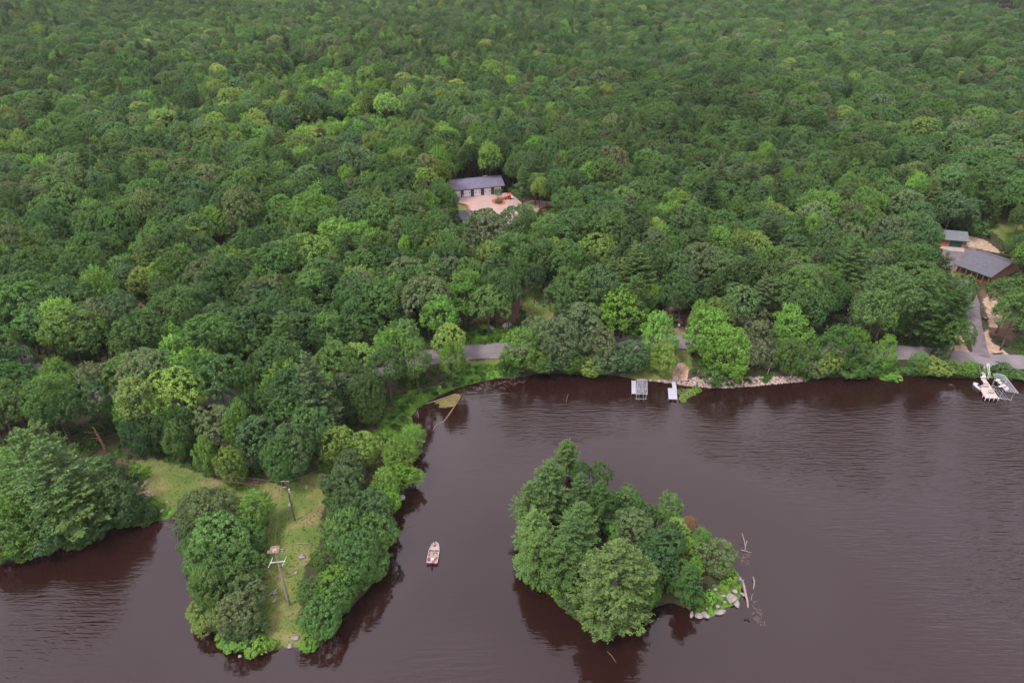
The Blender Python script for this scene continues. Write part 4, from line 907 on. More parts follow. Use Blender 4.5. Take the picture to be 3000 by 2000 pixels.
# small hipped outbuilding whose roof peeks over the trees
P4 = [at(*zoom(1280, 490, 5.345)(*p), 5.6) for p in ((258, 825), (455, 722))]; c0 = T(1362, 652)
sh = thing('outbuilding', 'small outbuilding with grey hipped roof below the concrete yard', 'shed', (c0.x, c0.y, c0.z), R(12))
MB().box((0, 0, 1.3), (8.4, 6.4, 2.8)).build('wall', M['brownwall'], sh)
MB().add([(-4.8, -3.8, 2.7), (4.8, -3.8, 2.7), (4.8, 3.8, 2.7), (-4.8, 3.8, 2.7), (-1.2, 0, 4.9), (1.2, 0, 4.9)], [(0, 1, 5, 4), (1, 2, 5), (2, 3, 4, 5), (3, 0, 4), (0, 3, 2, 1)]).build('roof', M['roofgrey'], sh)
MB().box((0, -3.23, 1.2), (2.6, .06, 2.1)).build('door', M['white'], sh)

# cabin
zc_ = zoom(2640, 620, 6.533); gz = hz(T(2895, 800).x, T(2895, 800).y)
E = gz + 3.6
RA = at(*zc_(1450, 705), E); RB = at(*zc_(2170, 945), E); RD = at(*zc_(1205, 1015), E - .4); RC = at(*zc_(1780, 1320), E - .4)
Lx, ca_ = frame(RA, RB); ctr = (RA + RB + RC + RD) / 4
ux = Vector((math.cos(ca_), math.sin(ca_), 0)); uy = Vector((-ux.y, ux.x, 0))
wy_ = abs((RA - RD).dot(uy)) * .5 + abs((RB - RC).dot(uy)) * .5; Lx = abs((RB - RA).dot(ux)) * .5 + abs((RC - RD).dot(ux)) * .5
print('cabin', Lx, wy_, 'garage', Lw)
cb = thing('log_cabin', 'orange log cabin with broad grey shingle roof and porch', 'cabin', (ctr.x, ctr.y, gz), ca_)
hx, hy = Lx / 2, wy_ / 2; yr = hy * .35; rh = 1.5
mb = MB(); wx_, w0 = hx - .5, -hy + 2.4; w1 = hy - .5
for k in range(11):
    z = .14 + k * .27
    for yy in (w0, w1): mb.tube([(-wx_ - .2, yy, z), (wx_ + .2, yy, z)], .15, 6)
    for xx in (-wx_, wx_): mb.tube([(xx, w0 - .2, z + .02), (xx, w1 + .2, z + .02)], .15, 6)
for xx in (-wx_, wx_): mb.add([(xx - .08, w0, 3.0), (xx - .08, w1, 3.0), (xx - .08, yr, 3.3 + rh), (xx + .08, w0, 3.0), (xx + .08, w1, 3.0), (xx + .08, yr, 3.3 + rh)], [(0, 1, 2), (5, 4, 3), (0, 3, 4, 1), (1, 4, 5, 2), (2, 5, 3, 0)])
mb.build('log_wall', M['log'], cb)
rf = MB(); th = .16
for ya, za in ((-hy, 2.9), (hy, 3.4)):
    rf.add([(-hx, ya, za), (hx, ya, za), (hx, yr, 3.5 + rh), (-hx, yr, 3.5 + rh), (-hx, ya, za + th), (hx, ya, za + th), (hx, yr, 3.5 + rh + th), (-hx, yr, 3.5 + rh + th)], [(0, 1, 2, 3), (4, 5, 6, 7), (0, 1, 5, 4), (0, 3, 7, 4), (1, 2, 6, 5), (2, 3, 7, 6)])
rf = rf.build('roof', M['roofgrey'], cb)
MB().box((0, -hy - .03, 2.95), (2 * hx, .05, .26)).build('fascia', M['greentrim'], rf)
MB().box((0, yr, 3.5 + rh + th + .03), (2 * hx, .5, .06)).build('ridge_cap', M['roofgrey'], rf)
dk = MB().box((0, -hy + 1.0, -.15), (2 * hx - .6, 2.7, .2)); dk = dk.build('deck', M['logdark'], cb)
for i in range(7): MB().tube([(-hx + .5 + i * (2 * hx - 1) / 6, -hy + .1, -1.3), (-hx + .5 + i * (2 * hx - 1) / 6, -hy + .1, 2.95)], .11, 6).build('post', M['log'], cb)
rl = MB()
for z in (.35, .65, .95): rl.tube([(-hx + .5, -hy + .1, z), (hx - .5, -hy + .1, z)], .045, 5)
for i in range(40): xx = -hx + .6 + i * (2 * hx - 1.2) / 39; rl.box((xx, -hy + .1, .5), (.04, .04, .9))
rl.build('railing', M['logdark'], cb)
st = MB()
for k in range(7): st.box((1.2, -hy - .6 - k * .3, -.2 - k * .2), (2.0, .3, .08))
for xx in (.15, 2.25): st.tube([(xx, -hy - .4, -.25), (xx, -hy - 2.6, -1.6)], .07, 5)
st.build('steps', M['logdark'], cb)
for xx in (-hx + 2.2, -1.0, hx - 2.4):
    wn_ = MB().box((xx, w0 - .17, 1.6), (1.3, .08, 1.1)).build('window', M['glass'], cb); f = MB()
    for dx_ in (-.7, .7): f.box((xx + dx_, w0 - .2, 1.6), (.1, .08, 1.3))
    f.box((xx, w0 - .2, 2.2), (1.3, .08, .1)); f.box((xx, w0 - .2, 1.0), (1.3, .08, .1)); f.build('frame', M['greentrim'], wn_)
MB().box((1.2, w0 - .18, 1.1), (1.0, .08, 2.05)).build('door', M['greendoor'], cb)
p = T(2979, 778); mb = MB().box((0, 0, .6), (1.0, .5, 1.1)).tube([(-.45, 0, 1.2), (.45, 0, 1.2)], .3, 8); o = tag(mb.build('gas_grill', M['dark']), 'black covered grill beside the right gable of the cabin', 'grill'); o.location = p

# green-doored garage
gz = hz(T(2790, 705).x, T(2790, 705).y)
A = T(*zc_(640, 648)); B = T(*zc_(1205, 703)); Lg, ag = frame(A, B); Dg = 7.5
gg = thing('green_door_garage', 'small log garage with wide dark green door and grey roof', 'garage', (A.x, A.y, gz), ag); mb = MB()
gx0, gx1 = Lg * .46, Lg * .88
for k in range(10):
    z = .14 + k * .26
    mb.tube([(0, 0, z), (gx0, 0, z)], .14, 6); mb.tube([(gx1, 0, z), (Lg, 0, z)], .14, 6); mb.tube([(-.1, Dg, z), (Lg + .1, Dg, z)], .14, 6)
    for xx in (0, Lg): mb.tube([(xx, -.15, z + .02), (xx, Dg + .15, z + .02)], .14, 6)
mb.box((Lg / 2, 0, 2.75), (Lg, .2, .4))
for xx in (0, Lg): mb.add([(xx - .08, 0, 2.7), (xx - .08, Dg, 2.7), (xx - .08, Dg / 2, 4.3), (xx + .08, 0, 2.7), (xx + .08, Dg, 2.7), (xx + .08, Dg / 2, 4.3)], [(0, 1, 2), (5, 4, 3), (0, 3, 4, 1), (1, 4, 5, 2), (2, 5, 3, 0)])
mb.build('log_wall', M['log'], gg)
d = MB()
for k in range(4): d.box(((gx0 + gx1) / 2, -.03, (k + .5) * .64), (gx1 - gx0 - .05, .08, .62))
d.build('garage_door', M['greendoor'], gg, bevel=.01)
rf = gable('roof', -.6, Lg + .6, -.9, Dg + .7, 2.75, 1.9, .15, M['roofgreen'], gg)
MB().box((Lg / 2, -.92, 2.82), (Lg + 1.2, .05, .22)).build('fascia', M['greentrim'], rf)
ln = MB().box((-1.6, 4.2, 1.3), (2.6, 4.5, 2.4)).build('lean_to', M['logdark'], gg); MB().box((-1.7, 4.2, 2.6), (3.0, 5.0, .14)).build('roof', M['greendoor'], ln)
# clutter behind it
p = T(*zc_(480, 300)); q = thing('orange_machine', 'orange skid machine parked behind the green-doored garage', 'machine', p, .5)
MB().box((0, 0, .8), (2.2, 1.3, .9)).build('body', M['orange'], q, bevel=.08); MB().box((-.2, 0, 1.6), (1.1, 1.1, .9)).build('cab', M['dark'], q, bevel=.05)
MB().box((1.7, 0, .35), (.7, 1.5, .6)).build('bucket', M['orange'], q)
for sx_ in (-.7, .7):
    for sy_ in (-.75, .75): MB().tube([(sx_, sy_ - .12, .38), (sx_, sy_ + .12, .38)], .38, 12).build('wheel', M['dark'], q)
p = T(*zc_(600, 262)); mb = MB(); ps = [(-1.9 + i * .42, .45 * math.sin(math.pi * i / 9) * (1 if i < 10 else 0), .3) for i in range(10)]
vs = []; fs = []
for i, (a, wd, z) in enumerate(ps): vs += [(a, -wd - .02, .55 + .12 * abs(i - 4.5) / 4.5), (a, 0, .08), (a, wd + .02, .55 + .12 * abs(i - 4.5) / 4.5), (a, 0, .14 + .05)]
for i in range(9):
    for k in range(2): fs.append((i * 4 + k, i * 4 + k + 1, i * 4 + k + 5, i * 4 + k + 4))
o = mb.add(vs, fs).build('canoe', M['brightorange']); so = o.modifiers.new('s', 'SOLIDIFY'); so.thickness = .05; o.location = p + Vector((0, 0, .2)); o.rotation_euler = (.5, 0, -.5); tag(o, 'faded orange canoe lying behind the green-doored garage', 'canoe')
for k, (a, b_, c_, dd_) in enumerate(((850, 250, 930, 305), (640, 245, 720, 285))):
    p0, p1 = T(*zc_(a, b_)), T(*zc_(c_, dd_)); mb = MB().tube([p0 + Vector((0, 0, .3)), p1 + Vector((0, 0, .3))], .2, 6).tube([p0 + Vector((.3, .5, .3)), p1 + Vector((.4, .3, .5))], .15, 6)
    tag(mb.build('timber_scrap', M['bark']), ['dark timber lying on gravel behind the green-doored garage roof', 'dark branches lying beside the orange canoe'][k], 'timber')
# red tractor in the concrete yard
p = T(*zg(1112, 500), .14); tr = thing('tractor', 'small orange-red utility tractor parked on the pink concrete yard', 'tractor', p, R(186))
MB().box((.0, 0, .75), (2.6, .55, .35)).build('chassis', M['dark'], tr)
hd = MB().box((.85, 0, 1.15), (1.15, .7, .55)).build('hood', M['orange'], tr, bevel=.08); MB().box((1.44, 0, 1.12), (.04, .5, .35)).build('grille', M['dark'], hd)
for sy_ in (-.6, .6):
    for x_, r_, w_ in ((-.65, .62, .38), (.95, .38, .24)):
        wh = MB().tube([(x_, sy_ - w_ / 2, r_), (x_, sy_ + w_ / 2, r_)], r_, 16).build('wheel', M['dark'], tr); MB().tube([(x_, sy_ - w_ / 2 - .02, r_), (x_, sy_ + w_ / 2 + .02, r_)], r_ * .5, 12).build('rim', M['orange'], wh)
    MB().box((-.65, sy_, 1.36), (1.0, .42, .1)).build('fender', M['orange'], tr, bevel=.03)
MB().box((-.5, 0, 1.25), (.5, .5, .12)).box((-.75, 0, 1.5), (.1, .5, .5)).build('seat', M['dark'], tr)
cy = MB()
for a in (-1.0, .1):
    for b_ in (-.55, .55): cy.tube([(a, b_, 1.2), (a, b_, 2.3)], .035, 4)
cy.build('cab_frame', M['dark'], tr); MB().box((-.45, 0, 2.36), (1.5, 1.35, .12)).build('canopy', M['orange'], tr, bevel=.04)
MB().box((2.1, 0, .45), (.5, 1.5, .6)).build('front_bucket', M['orange'], tr)
MB().tube([(1.9, -.4, .6), (.6, -.42, 1.1)], .06, 4).tube([(1.9, .4, .6), (.6, .42, 1.1)], .06, 4).build('loader_arm', M['orange'], tr)
MB().box((-1.6, 0, .8), (.9, 1.1, .7)).build('rear_hopper', M['white'], tr, bevel=.06)
# flatbed trailer
p = T(*zg(590, 738), .14); tl = thing('trailer', 'flat utility trailer with plank bed parked at the lower yard edge', 'trailer', p, R(2))
MB().box((0, 0, .6), (4.0, 1.9, .1)).build('bed', M['trailerwood'], tl)
f = MB()
for sy_ in (-.97, .97):
    for z in (.85, 1.15): f.tube([(-2, sy_, z), (2, sy_, z)], .03, 4)
    for k in range(5): f.tube([(-2 + k, sy_, .55), (-2 + k, sy_, 1.15)], .03, 4)
f.tube([(2, -.97, 1.15), (2, .97, 1.15)], .03, 4).build('rail', M['steel'], tl)
MB().box((-2.1, 0, 1.1), (.08, 1.9, 1.3)).build('ramp_gate', M['dark'], tl); MB().tube([(2, -.6, .5), (3.1, 0, .5), (2, .6, .5)], .05, 4).build('hitch', M['steel'], tl)
for sy_ in (-1.08, 1.08): MB().tube([(0, sy_ - .1, .33), (0, sy_ + .1, .33)], .33, 14).build('wheel', M['dark'], tl); MB().box((0, sy_, .74), (.9, .26, .05)).build('fender', M['steel'], tl)
# propane tank
p = T(1305.5, 646); tk = thing('propane_tank', 'white propane tank at the lower left of the garage lawn', 'tank', p, .3); prof = [(-1.0, .05), (-.95, .28), (-.8, .42), (.8, .42), (.95, .28), (1.0, .05)]
MB().tube([(a, 0, .75) for a, _ in prof], [b_ for _, b_ in prof], 14).build('tank_body', M['white'], tk, smooth=True); MB().tube([(0, 0, 1.1), (0, 0, 1.3)], .15, 10).build('dome', M['white'], tk)
for a in (-.6, .6): MB().box((a, 0, .2), (.15, .7, .4)).build('foot', M['steel'], tk)

# ---------------------------------------------------------------- docks and lifts
def plat(name, corners, z, th, m, parent, boards=True):
    P = [at(*c_, z) for c_ in corners]; o = MB().prism([(p.x, p.y) for p in P], z - th, z).build(name, m, parent); return o, P
def legs(P, z, m, parent, r_=.04, ext=.25):
    for p in P: MB().tube([(p.x, p.y, -1.2), (p.x, p.y, z + ext)], r_, 6).build('leg', m, parent)
# left dock and hooped lift
d1 = thing('dock', 'narrow grey floating dock beside the hooped boat lift', 'dock')
o, P = plat('deck', [(1863, 1152), (1850.4, 1152), (1850.4, 1114.8), (1863, 1114.8)], .55, .18, M['dockgrey'], d1)
g = MB()
for k in range(1, 12): a = P[0].lerp(P[3], k / 12); b_ = P[1].lerp(P[2], k / 12); g.box(((a.x + b_.x) / 2, (a.y + b_.y) / 2, .556), ((a - b_).length * .99, .03, .012))
g.build('board_seams', M['steel'], o); legs(P[:2] + [P[2], P[3]], .55, M['alum'], d1)
def lift(name, label, cnr, zt, nh, arch, parent=None):
    """canopy frame over four px corners: back-left, back-right, front-right, front-left"""
    Q = [at(*c_, zt) for c_ in cnr]; t_ = thing(name, label, 'boat lift')
    MB().tube([Q[0], Q[3]], .05, 6).build('canopy_rail', M['alum'], t_); MB().tube([Q[1], Q[2]], .05, 6).build('canopy_rail', M['alum'], t_)
    for k in range(nh):
        s = k / (nh - 1); a = Q[0].lerp(Q[3], s); b_ = Q[1].lerp(Q[2], s)
        inn = .12 if k == 0 else 0
        MB().tube([a.lerp(b_, u) + Vector((0, 0, arch * math.sin(math.pi * u) ** .8 * (.4 if k in (0, nh - 1) else 1))) for u in np.linspace(0, 1, 9)], .055, 5).build('hoop', M['alum'], t_)
    MB().tube([(Q[0].lerp(Q[1], .5)).lerp(Q[3].lerp(Q[2], .5), u) + Vector((0, 0, arch)) for u in (.04, .5, .96)], .035, 5).build('ridge_tube', M['alum'], t_)
    for u in (.18, .86):
        for a, b_ in ((Q[0], Q[3]), (Q[1], Q[2])):
            c_ = a.lerp(b_, u); inn = (Q[0] + Q[2]) / 2; e = c_.lerp(Vector((inn.x, inn.y, c_.z)), .10); MB().tube([c_, (e.x, e.y, 1.4), (e.x, e.y, -1.2)], .06, 6).build('post', M['alum'], t_)
    for u in (.18, .86):
        a = Q[0].lerp(Q[3], u); b_ = Q[1].lerp(Q[2], u); MB().tube([(a.x, a.y, .35), (b_.x, b_.y, .35)], .06, 5).build('cradle_beam', M['alum'], t_)
    for v in (.3, .7):
        a = Q[0].lerp(Q[1], v); b_ = Q[3].lerp(Q[2], v); MB().tube([(a.x, a.y, .4), (b_.x, b_.y, .4)], .06, 5).build('bunk', M['steel'], t_)
    f = MB(); a = Q[3].lerp(Q[0], .07); b_ = Q[2].lerp(Q[1], .07)
    for k in range(1, 8): c_ = a.lerp(b_, k / 8); d_ = Q[3].lerp(Q[2], k / 8); f.tube([c_ + Vector((0, 0, arch * .9)), d_ + Vector((0, 0, arch * .45))], .045, 4)
    f.build('end_slats', M['alum'], t_); return t_, Q
l1, Q = lift('boat_lift', 'empty boat lift with white hooped canopy frame by the narrow dock', [(1866, 1112), (1896, 1112), (1896.5, 1155), (1864.5, 1155)], 2.3, 14, .35)
d2 = thing('dock', 'L-shaped light grey dock with a square end platform', 'dock')
plat('ramp', [(1982, 1136.5), (1970.2, 1136.5), (1968, 1118.5), (1980.3, 1118.5)], .62, .16, M['dockgrey'], d2)
o, P = plat('platform', [(1984.1, 1168.7), (1959, 1167.8), (1956.9, 1136.3), (1982, 1136.8)], .60, .18, M['dockgrey'], d2)
g = MB()
for k in range(1, 8): a = P[0].lerp(P[1], k / 8); b_ = P[3].lerp(P[2], k / 8); g.tube([(a.x, a.y, .601), (b_.x, b_.y, .601)], .014, 4)
g.build('board_seams', M['steel'], o); legs(P + [P[0].lerp(P[1], .5)], .6, M['alum'], d2, ext=.02)
for k, (a, b_) in enumerate(((1977, 1105), (1978, 1110.5), (1976.5, 1116.5))): p = T(a, b_); tag(MB().box((0, 0, 0), (1.5, .75, .3), .1 * k).build('stone_step', M['apron'], bevel=.05), ['uppermost pale stone step above the L-shaped dock', 'middle pale stone step above the L-shaped dock', 'lowest pale stone step, touching the L-shaped dock'][k], 'step', 'stone steps of the L-shaped dock').location = p + Vector((0, 0, .1))
zd = zoom(2800, 1060, 11.76)
d3 = thing('dock', 'large pale tan dock with white steps up to the road', 'dock')
plat('walkway', [zd(*q) for q in ((1170, 775), (1000, 765), (865, 565), (1015, 565))], .8, .16, M['docktan'], d3)
o, P = plat('platform', [zd(*q) for q in ((1490, 1240), (1040, 1232), (955, 1130), (800, 830), (1000, 768), (1170, 778))], .78, .2, M['docktan'], d3); legs([P[0], P[1], P[2], P[3], P[0].lerp(P[1], .33), P[0].lerp(P[1], .66)], .78, M['white'], d3, .06, .15)
s0 = at(*zd(945, 560), .8); s1 = T(*zd(850, 262)); s1.z += .5; stp = MB()
for k in range(9):
    u = (k + .5) / 9; c_ = s0.lerp(s1, u); stp.box((c_.x, c_.y, .9 + (s1.z - .9 + .5) * u), (1.3, .36, .07), 0)
stp = stp.build('steps', M['white'], d3)
for dx_ in (.95, 1.35): MB().tube([(s0.x + dx_, s0.y, 1.9), (s1.x + dx_ + .2, s1.y, s1.z + 1.4)], .05, 6).tube([(s0.x + dx_, s0.y, .5), (s0.x + dx_, s0.y, 1.9)], .05, 5).tube([(s1.x + dx_ + .2, s1.y, s1.z - .5), (s1.x + dx_ + .2, s1.y, s1.z + 1.4)], .05, 5).build('handrail', M['white'], stp)
for k, (a, b_, c_, e) in enumerate(((945, 840, 1095, 870), (1130, 1040, 1285, 1105))):
    p = at(*zd((a + c_) / 2, (b_ + e) / 2), .8); bn = thing('bench', ['tan bench across the upper end of the pale dock', 'tan bench near the outer end of the pale dock'][k], 'bench', (p.x, p.y, .78), R(-6)); MB().box((0, 0, .45), (1.4, .4, .07)).build('seat', M['docktan'], bn)
    MB().box((0, .22, .75), (1.4, .06, .4)).build('backrest', M['docktan'], bn)
    for s_ in (-.6, .6): MB().box((s_, 0, .21), (.07, .4, .42)).build('leg', M['docktan'], bn)
p = at(*zd(870, 800), .8); jk = thing('jet_ski', 'small white personal watercraft moored at the left edge of the pale dock', 'watercraft', (p.x - .7, p.y, .1), R(100))
mb = MB(); prof = [(-1.4, .42, .35), (-.6, .55, .45), (.3, .5, .5), (1.0, .3, .55), (1.4, .06, .6)]
vs = []; [vs.extend([(a, -w_, h_), (a, -w_ * .6, -.05), (a, w_ * .6, -.05), (a, w_, h_)]) for a, w_, h_ in prof]; fs = []
for i in range(4):
    for k in range(4): fs.append((i * 4 + k, i * 4 + (k + 1) % 4, i * 4 + 4 + (k + 1) % 4, i * 4 + 4 + k))
fs += [(0, 1, 2, 3), (16, 17, 18, 19)]; mb.add(vs, fs).build('hull', M['white'], jk); MB().box((-.5, 0, .62), (1.3, .35, .3)).build('seat', M['dark'], jk, bevel=.08); MB().tube([(.35, -.35, .95), (.3, 0, .9), (.35, .35, .95)], .03, 5).box((.55, 0, .7), (.5, .4, .35)).build('handlebar', M['whcloth'], jk)
l2, Q = lift('boat_lift', 'leaning boat lift with open canopy frame right of the pale dock', [zd(1275, 405), zd(1690, 465), zd(2165, 1080), zd(1725, 1015)], 3.1, 13, .45)
c_ = (Q[0] + Q[1] + Q[2] + Q[3]) / 4; wh = MB(); wp = at(*zd(1760, 920), 1.6)
wh.tube([(wp.x, wp.y - .05, wp.z), (wp.x, wp.y + .1, wp.z)], .5, 16).build('winch_wheel', M['white'], l2)
for a, b_, s_ in ((1450, 620, .7), (1530, 700, .6), (1640, 810, .8), (1530, 830, .45)): p = at(*zd(a, b_), 1.3); MB().box((p.x, p.y, 1.2), (s_ * 1.6, s_ * 1.1, s_ * .6), .5).build('motor_box', M['whcloth'], l2, bevel=.12)
rails = MB()
for a, b_, e, f_ in ((1320, 890, 1600, 1290), (1450, 900, 1740, 1300), (1270, 880, 1340, 980)): p0, p1 = at(*zd(a, b_), .4), at(*zd(e, f_), .1); rails.tube([p0, p1], .06, 5)
rails.build('guide_rail', M['alum'], l2)

# ---------------------------------------------------------------- utility poles and wires
def pole(base, ztp, r0, r1, m, t_): MB().tube([(0, 0, -.5), (0, 0, ztp * .5), (0, 0, ztp)], [r0, (r0 + r1) / 2, r1], 10).build('pole_shaft', m, t_)
b1 = T(848, 1772); h1 = ztop(b1, 1612) - b1.z; print('pole px check', proj((b1.x, b1.y, b1.z + h1)), 'want 805.8', 'h', h1)
n1_ = thing('nest_pole', 'tall weathered pole carrying an osprey nest platform above white crossarm', 'utility pole', b1); pole(b1, h1, .22, .14, M['pole'], n1_)
ra = R(8)
def rot(x, y): return (x * math.cos(ra) - y * math.sin(ra), x * math.sin(ra) + y * math.cos(ra))
zl = ztop(b1, 1560 + 535 / 6.53) - b1.z
def bar(x0, x1, y, z, w_, h_): a, b_ = rot((x0 + x1) / 2, y), 0; return a[0], a[1], z, x1 - x0, w_, h_
ar = MB()
for yy in (-.16, .16): a = rot(0, yy); ar.box((a[0], a[1], h1 - .15), (2.5, .1, .2), ra)
ar.build('upper_crossarm', M['trailerwood'], n1_)
a = rot(0, -.25); MB().box((a[0], a[1], zl), (2.35, .10, .12), ra).build('crossarm', M['gunwale'], n1_)
pf = MB()
for x0, y0, sx_, sy_ in ((0, -.62, 1.35, .1), (0, .62, 1.35, .1), (-.62, 0, .1, 1.35), (.62, 0, .1, 1.35)): a = rot(x0, y0); pf.box((a[0], a[1], h1 + .22), (sx_, sy_, .28), ra)
a = rot(0, 0); pf.box((0, 0, h1 + .03), (1.2, 1.2, .06), ra); pf.build('nest_platform', M['trailerwood'], n1_)
ns = MB(); r_ = random.Random(9)
for k in range(150):
    an = r_.uniform(0, 6.28); rr_ = r_.uniform(.1, .62); cx, cy_, cz = rr_ * math.cos(an), rr_ * math.sin(an), h1 + .16 + r_.uniform(0, .42) * (.4 + rr_ * .8); t2 = an + 1.57 + r_.uniform(-.8, .8); l = r_.uniform(.2, .5)
    ns.tube([(cx - l * math.cos(t2) / 2, cy_ - l * math.sin(t2) / 2, cz + r_.uniform(-.08, .08)), (cx + l * math.cos(t2) / 2, cy_ + l * math.sin(t2) / 2, cz + r_.uniform(-.08, .08))], .018, 3)
ns.rock((0, 0, h1 + .2), (1.1, 1.1, .4), 3, 2); o = ns.build('osprey_nest', M['sticks']); o.location = b1; tag(o, 'bulky osprey nest of sticks on top of the tallest pole', 'nest')
ins_ends = []
for s_ in (-1.08, 1.08):
    a = rot(s_, -.3)
    for e in (-1, 1):
        q = (a[0] + .05 * e, a[1] + 1.0 * e); MB().tube([(a[0], a[1], zl + .05), (q[0], q[1], zl + .05 + .05)], .03, 6).build('insulator', M['white'], n1_)
        ins_ends.append(Vector((b1.x + q[0], b1.y + q[1], b1.z + zl + .1)))
b2 = T(863.8, 1523.5); h2 = ztop(b2, 1407.6) - b2.z; print('pole2', proj((b2.x, b2.y, b2.z + h2)), 'want 840.3', h2)
n2_ = thing('utility_pole', 'dark brown utility pole with small crossarms in the grassy clearing', 'utility pole', b2); pole(b2, h2, .17, .11, M['poledark'], n2_)
MB().box((-.15, 0, h2 - .15), (1.5, .1, .12)).build('crossarm', M['deadwood'], n2_); MB().box((-.45, 0, h2 - 1.6), (.8, .09, .1)).build('lower_bracket', M['deadwood'], n2_)
MB().tube([(.25, 0, h2 - 2.9), (.25, 0, h2 - 2.1)], .16, 10).build('transformer', M['alum'], n2_)
b3 = T(1567.5, 952); h3 = ztop(b3, 881) - b3.z; n3_ = thing('utility_pole', 'orange-brown utility pole with one curved bracket in the forest clearing', 'utility pole', b3); pole(b3, h3, .17, .12, M['polered'], n3_)
MB().tube([(0, 0, h3 - .7), (.5, 0, h3 - .75), (.75, 0, h3 - .45)], .06, 6).build('bracket', M['alum'], n3_); MB().tube([(0, -.2, h3 - 2.0), (0, -.2, h3 - 1.3)], .14, 8).build('transformer', M['alum'], n3_); MB().box((-.1, -.17, h3 * .53), (.2, .08, .55)).build('sign_plate', M['dark'], n3_)
def wire(p0, p1, label, r_=.009, sag=.02):
    L_ = (p1 - p0).length; P = [p0.lerp(p1, u) - Vector((0, 0, 4 * sag * L_ * u * (1 - u))) for u in np.linspace(0, 1, 14)]
    tag(MB().tube(P, r_, 4).build('power_line', M['wire']), label, 'wire', 'power lines over the peninsula')
t2_ = Vector((b2.x, b2.y, b2.z + h2))
wire(ins_ends[1], t2_ + Vector((-.8, 0, -.1)), 'left line from the nest pole to the dark utility pole')
wire(ins_ends[3], t2_ + Vector((.5, 0, -.1)), 'right line from the nest pole to the dark utility pole')
far_l = at(330, 1340, 8.5); far_l2 = at(330, 1352, 7.5)
wire(t2_ + Vector((-.8, 0, -.1)), far_l, 'upper line from the dark utility pole toward the left wood'); wire(t2_ + Vector((-.8, 0, -1.6)), far_l2, 'lower line from the dark utility pole toward the left wood')
wire(t2_ + Vector((.5, 0, -.1)), at(1010, 1345, 7), 'line from the dark utility pole toward the log pile trees')

# ---------------------------------------------------------------- dead wood
def log(name, pts, rads, m, label, cat='log', n=7, group=None): return tag(MB().tube(pts, rads, n).build(name, M[m], smooth=True), label, cat, group)
s0 = T(316, 1328); hs = ztop(s0, 1250) - s0.z; sn = MB(); lean = (at(272.7, 1250, s0.z + hs).x - s0.x); print('snag lean', lean, hs)
lean = max(-1.6, min(1.6, lean))
sn.tube([(0, 0, -.3), (lean * .3, 0, hs * .35), (lean * .65, 0, hs * .7), (lean, 0, hs)], [.34, .27, .2, .1], 8)
for z, a, l in ((.45, 2.8, 1.3), (.58, 3.4, 1.8), (.66, 2.9, 1.0), (.78, 3.3, 2.2), (.9, 2.6, .9), (.72, .5, .8), (.5, -.5, .7)): sn.tube([(lean * z, 0, hs * z), (lean * z + l * math.cos(a), l * math.sin(a), hs * z + .25 * l)], [.06, .02], 4)
o = sn.build('snag', M['redwood']); o.location = s0; tag(o, 'reddish broken dead trunk with stub branches above the left clearing', 'dead tree')
def wpx(l, z=0.06): return [at(a, b_, zz) for (a, b_), zz in zip(l, z if hasattr(z, '__len__') else [z] * len(l))]
za = zoom(1180, 1120, 7.84)
log('log', wpx([za(540, 490), za(880, 378), za(1215, 258)], .08), [.13, .12, .1], 'deadwood', 'long straight pale log along the upper edge of the algae patch')
log('log', wpx([za(1360, 255), za(1300, 380), za(1110, 665), za(1000, 815), za(930, 905), za(850, 935), za(740, 1005), za(690, 1110)], [.12, .14, .12, .08, .03, .03, .1, .12]), [.08, .12, .17, .13, .12, .1, .1, .06], 'wetwood', 'long bent orange-brown log below the algae patch')
log('branch', wpx([za(1260, 495), za(1350, 465)], .06), [.05, .03], 'deadwood', 'short stick beside the bent log', 'branch'); log('branch', wpx([za(1480, 240), za(1700, 228)], .06), [.05, .02], 'deadwood', 'thin pale stick floating right of the algae patch', 'branch')
log('branch', wpx([za(335, 650), za(368, 805)], .08), [.05, .04], 'deadwood', 'thin stick in dark water under the green bank', 'branch')
am = [za(*q) for q in ((1350, 262), (1225, 265), (1000, 355), (730, 445), (760, 490), (850, 500), (830, 570), (960, 590), (1050, 560), (1160, 562), (1230, 460), (1300, 360))]
Pm = [at(*q, 0) for q in am]; P2 = []
for a, b_ in zip(Pm, Pm[1:] + Pm[:1]):
    for k in range(5): v = a.lerp(b_, k / 5); P2.append((v.x + random.gauss(0, .12), v.y + random.gauss(0, .12)))
tag(MB().prism(P2, -.05, .035).build('algae_patch', M['algae']), 'yellow green algae patch floating between two logs', 'algae patch')
mb = MB(); q = at(*za(1470, 235), 0); mb.rock((q.x, q.y, .15), (.5, .5, .4), 4); tag(mb.build('buoy', M['greentrim']), 'small green plant clump floating right of the algae patch', 'water plant')
zr = zoom(2000, 1650, 7.84)
log('log', wpx([zr(1370, 370), zr(1410, 520), zr(1450, 720), zr(1490, 880), zr(1500, 1020)], [1.0, .8, .45, .1, -.12]), [.17, .22, .22, .2, .15], 'deadwood', 'thick bleached trunk leaning from the island into the lake')
MB().tube([at(*zr(1385, 400), .95), at(*zr(1415, 370), 1.2)], [.1, .06], 5).build('stub', M['deadwood'], None).name = 'branch_stub'; o = bpy.data.objects['branch_stub']; tag(o, 'short forked stub on the thick bleached trunk', 'branch')
log('log', wpx([zr(1615, 300), zr(1645, 400), zr(1635, 520), zr(1620, 590)], [.5, .3, .1, -.05]), [.08, .14, .12, .07], 'deadwood', 'short curved pale log right of the island')
log('branch', wpx([zr(1650, 690), zr(1600, 710), zr(1570, 840)], .07), [.03, .05, .05], 'deadwood', 'thin hooked stick below the curved pale log', 'branch')
zf = zoom(2100, 1550, 5.225)
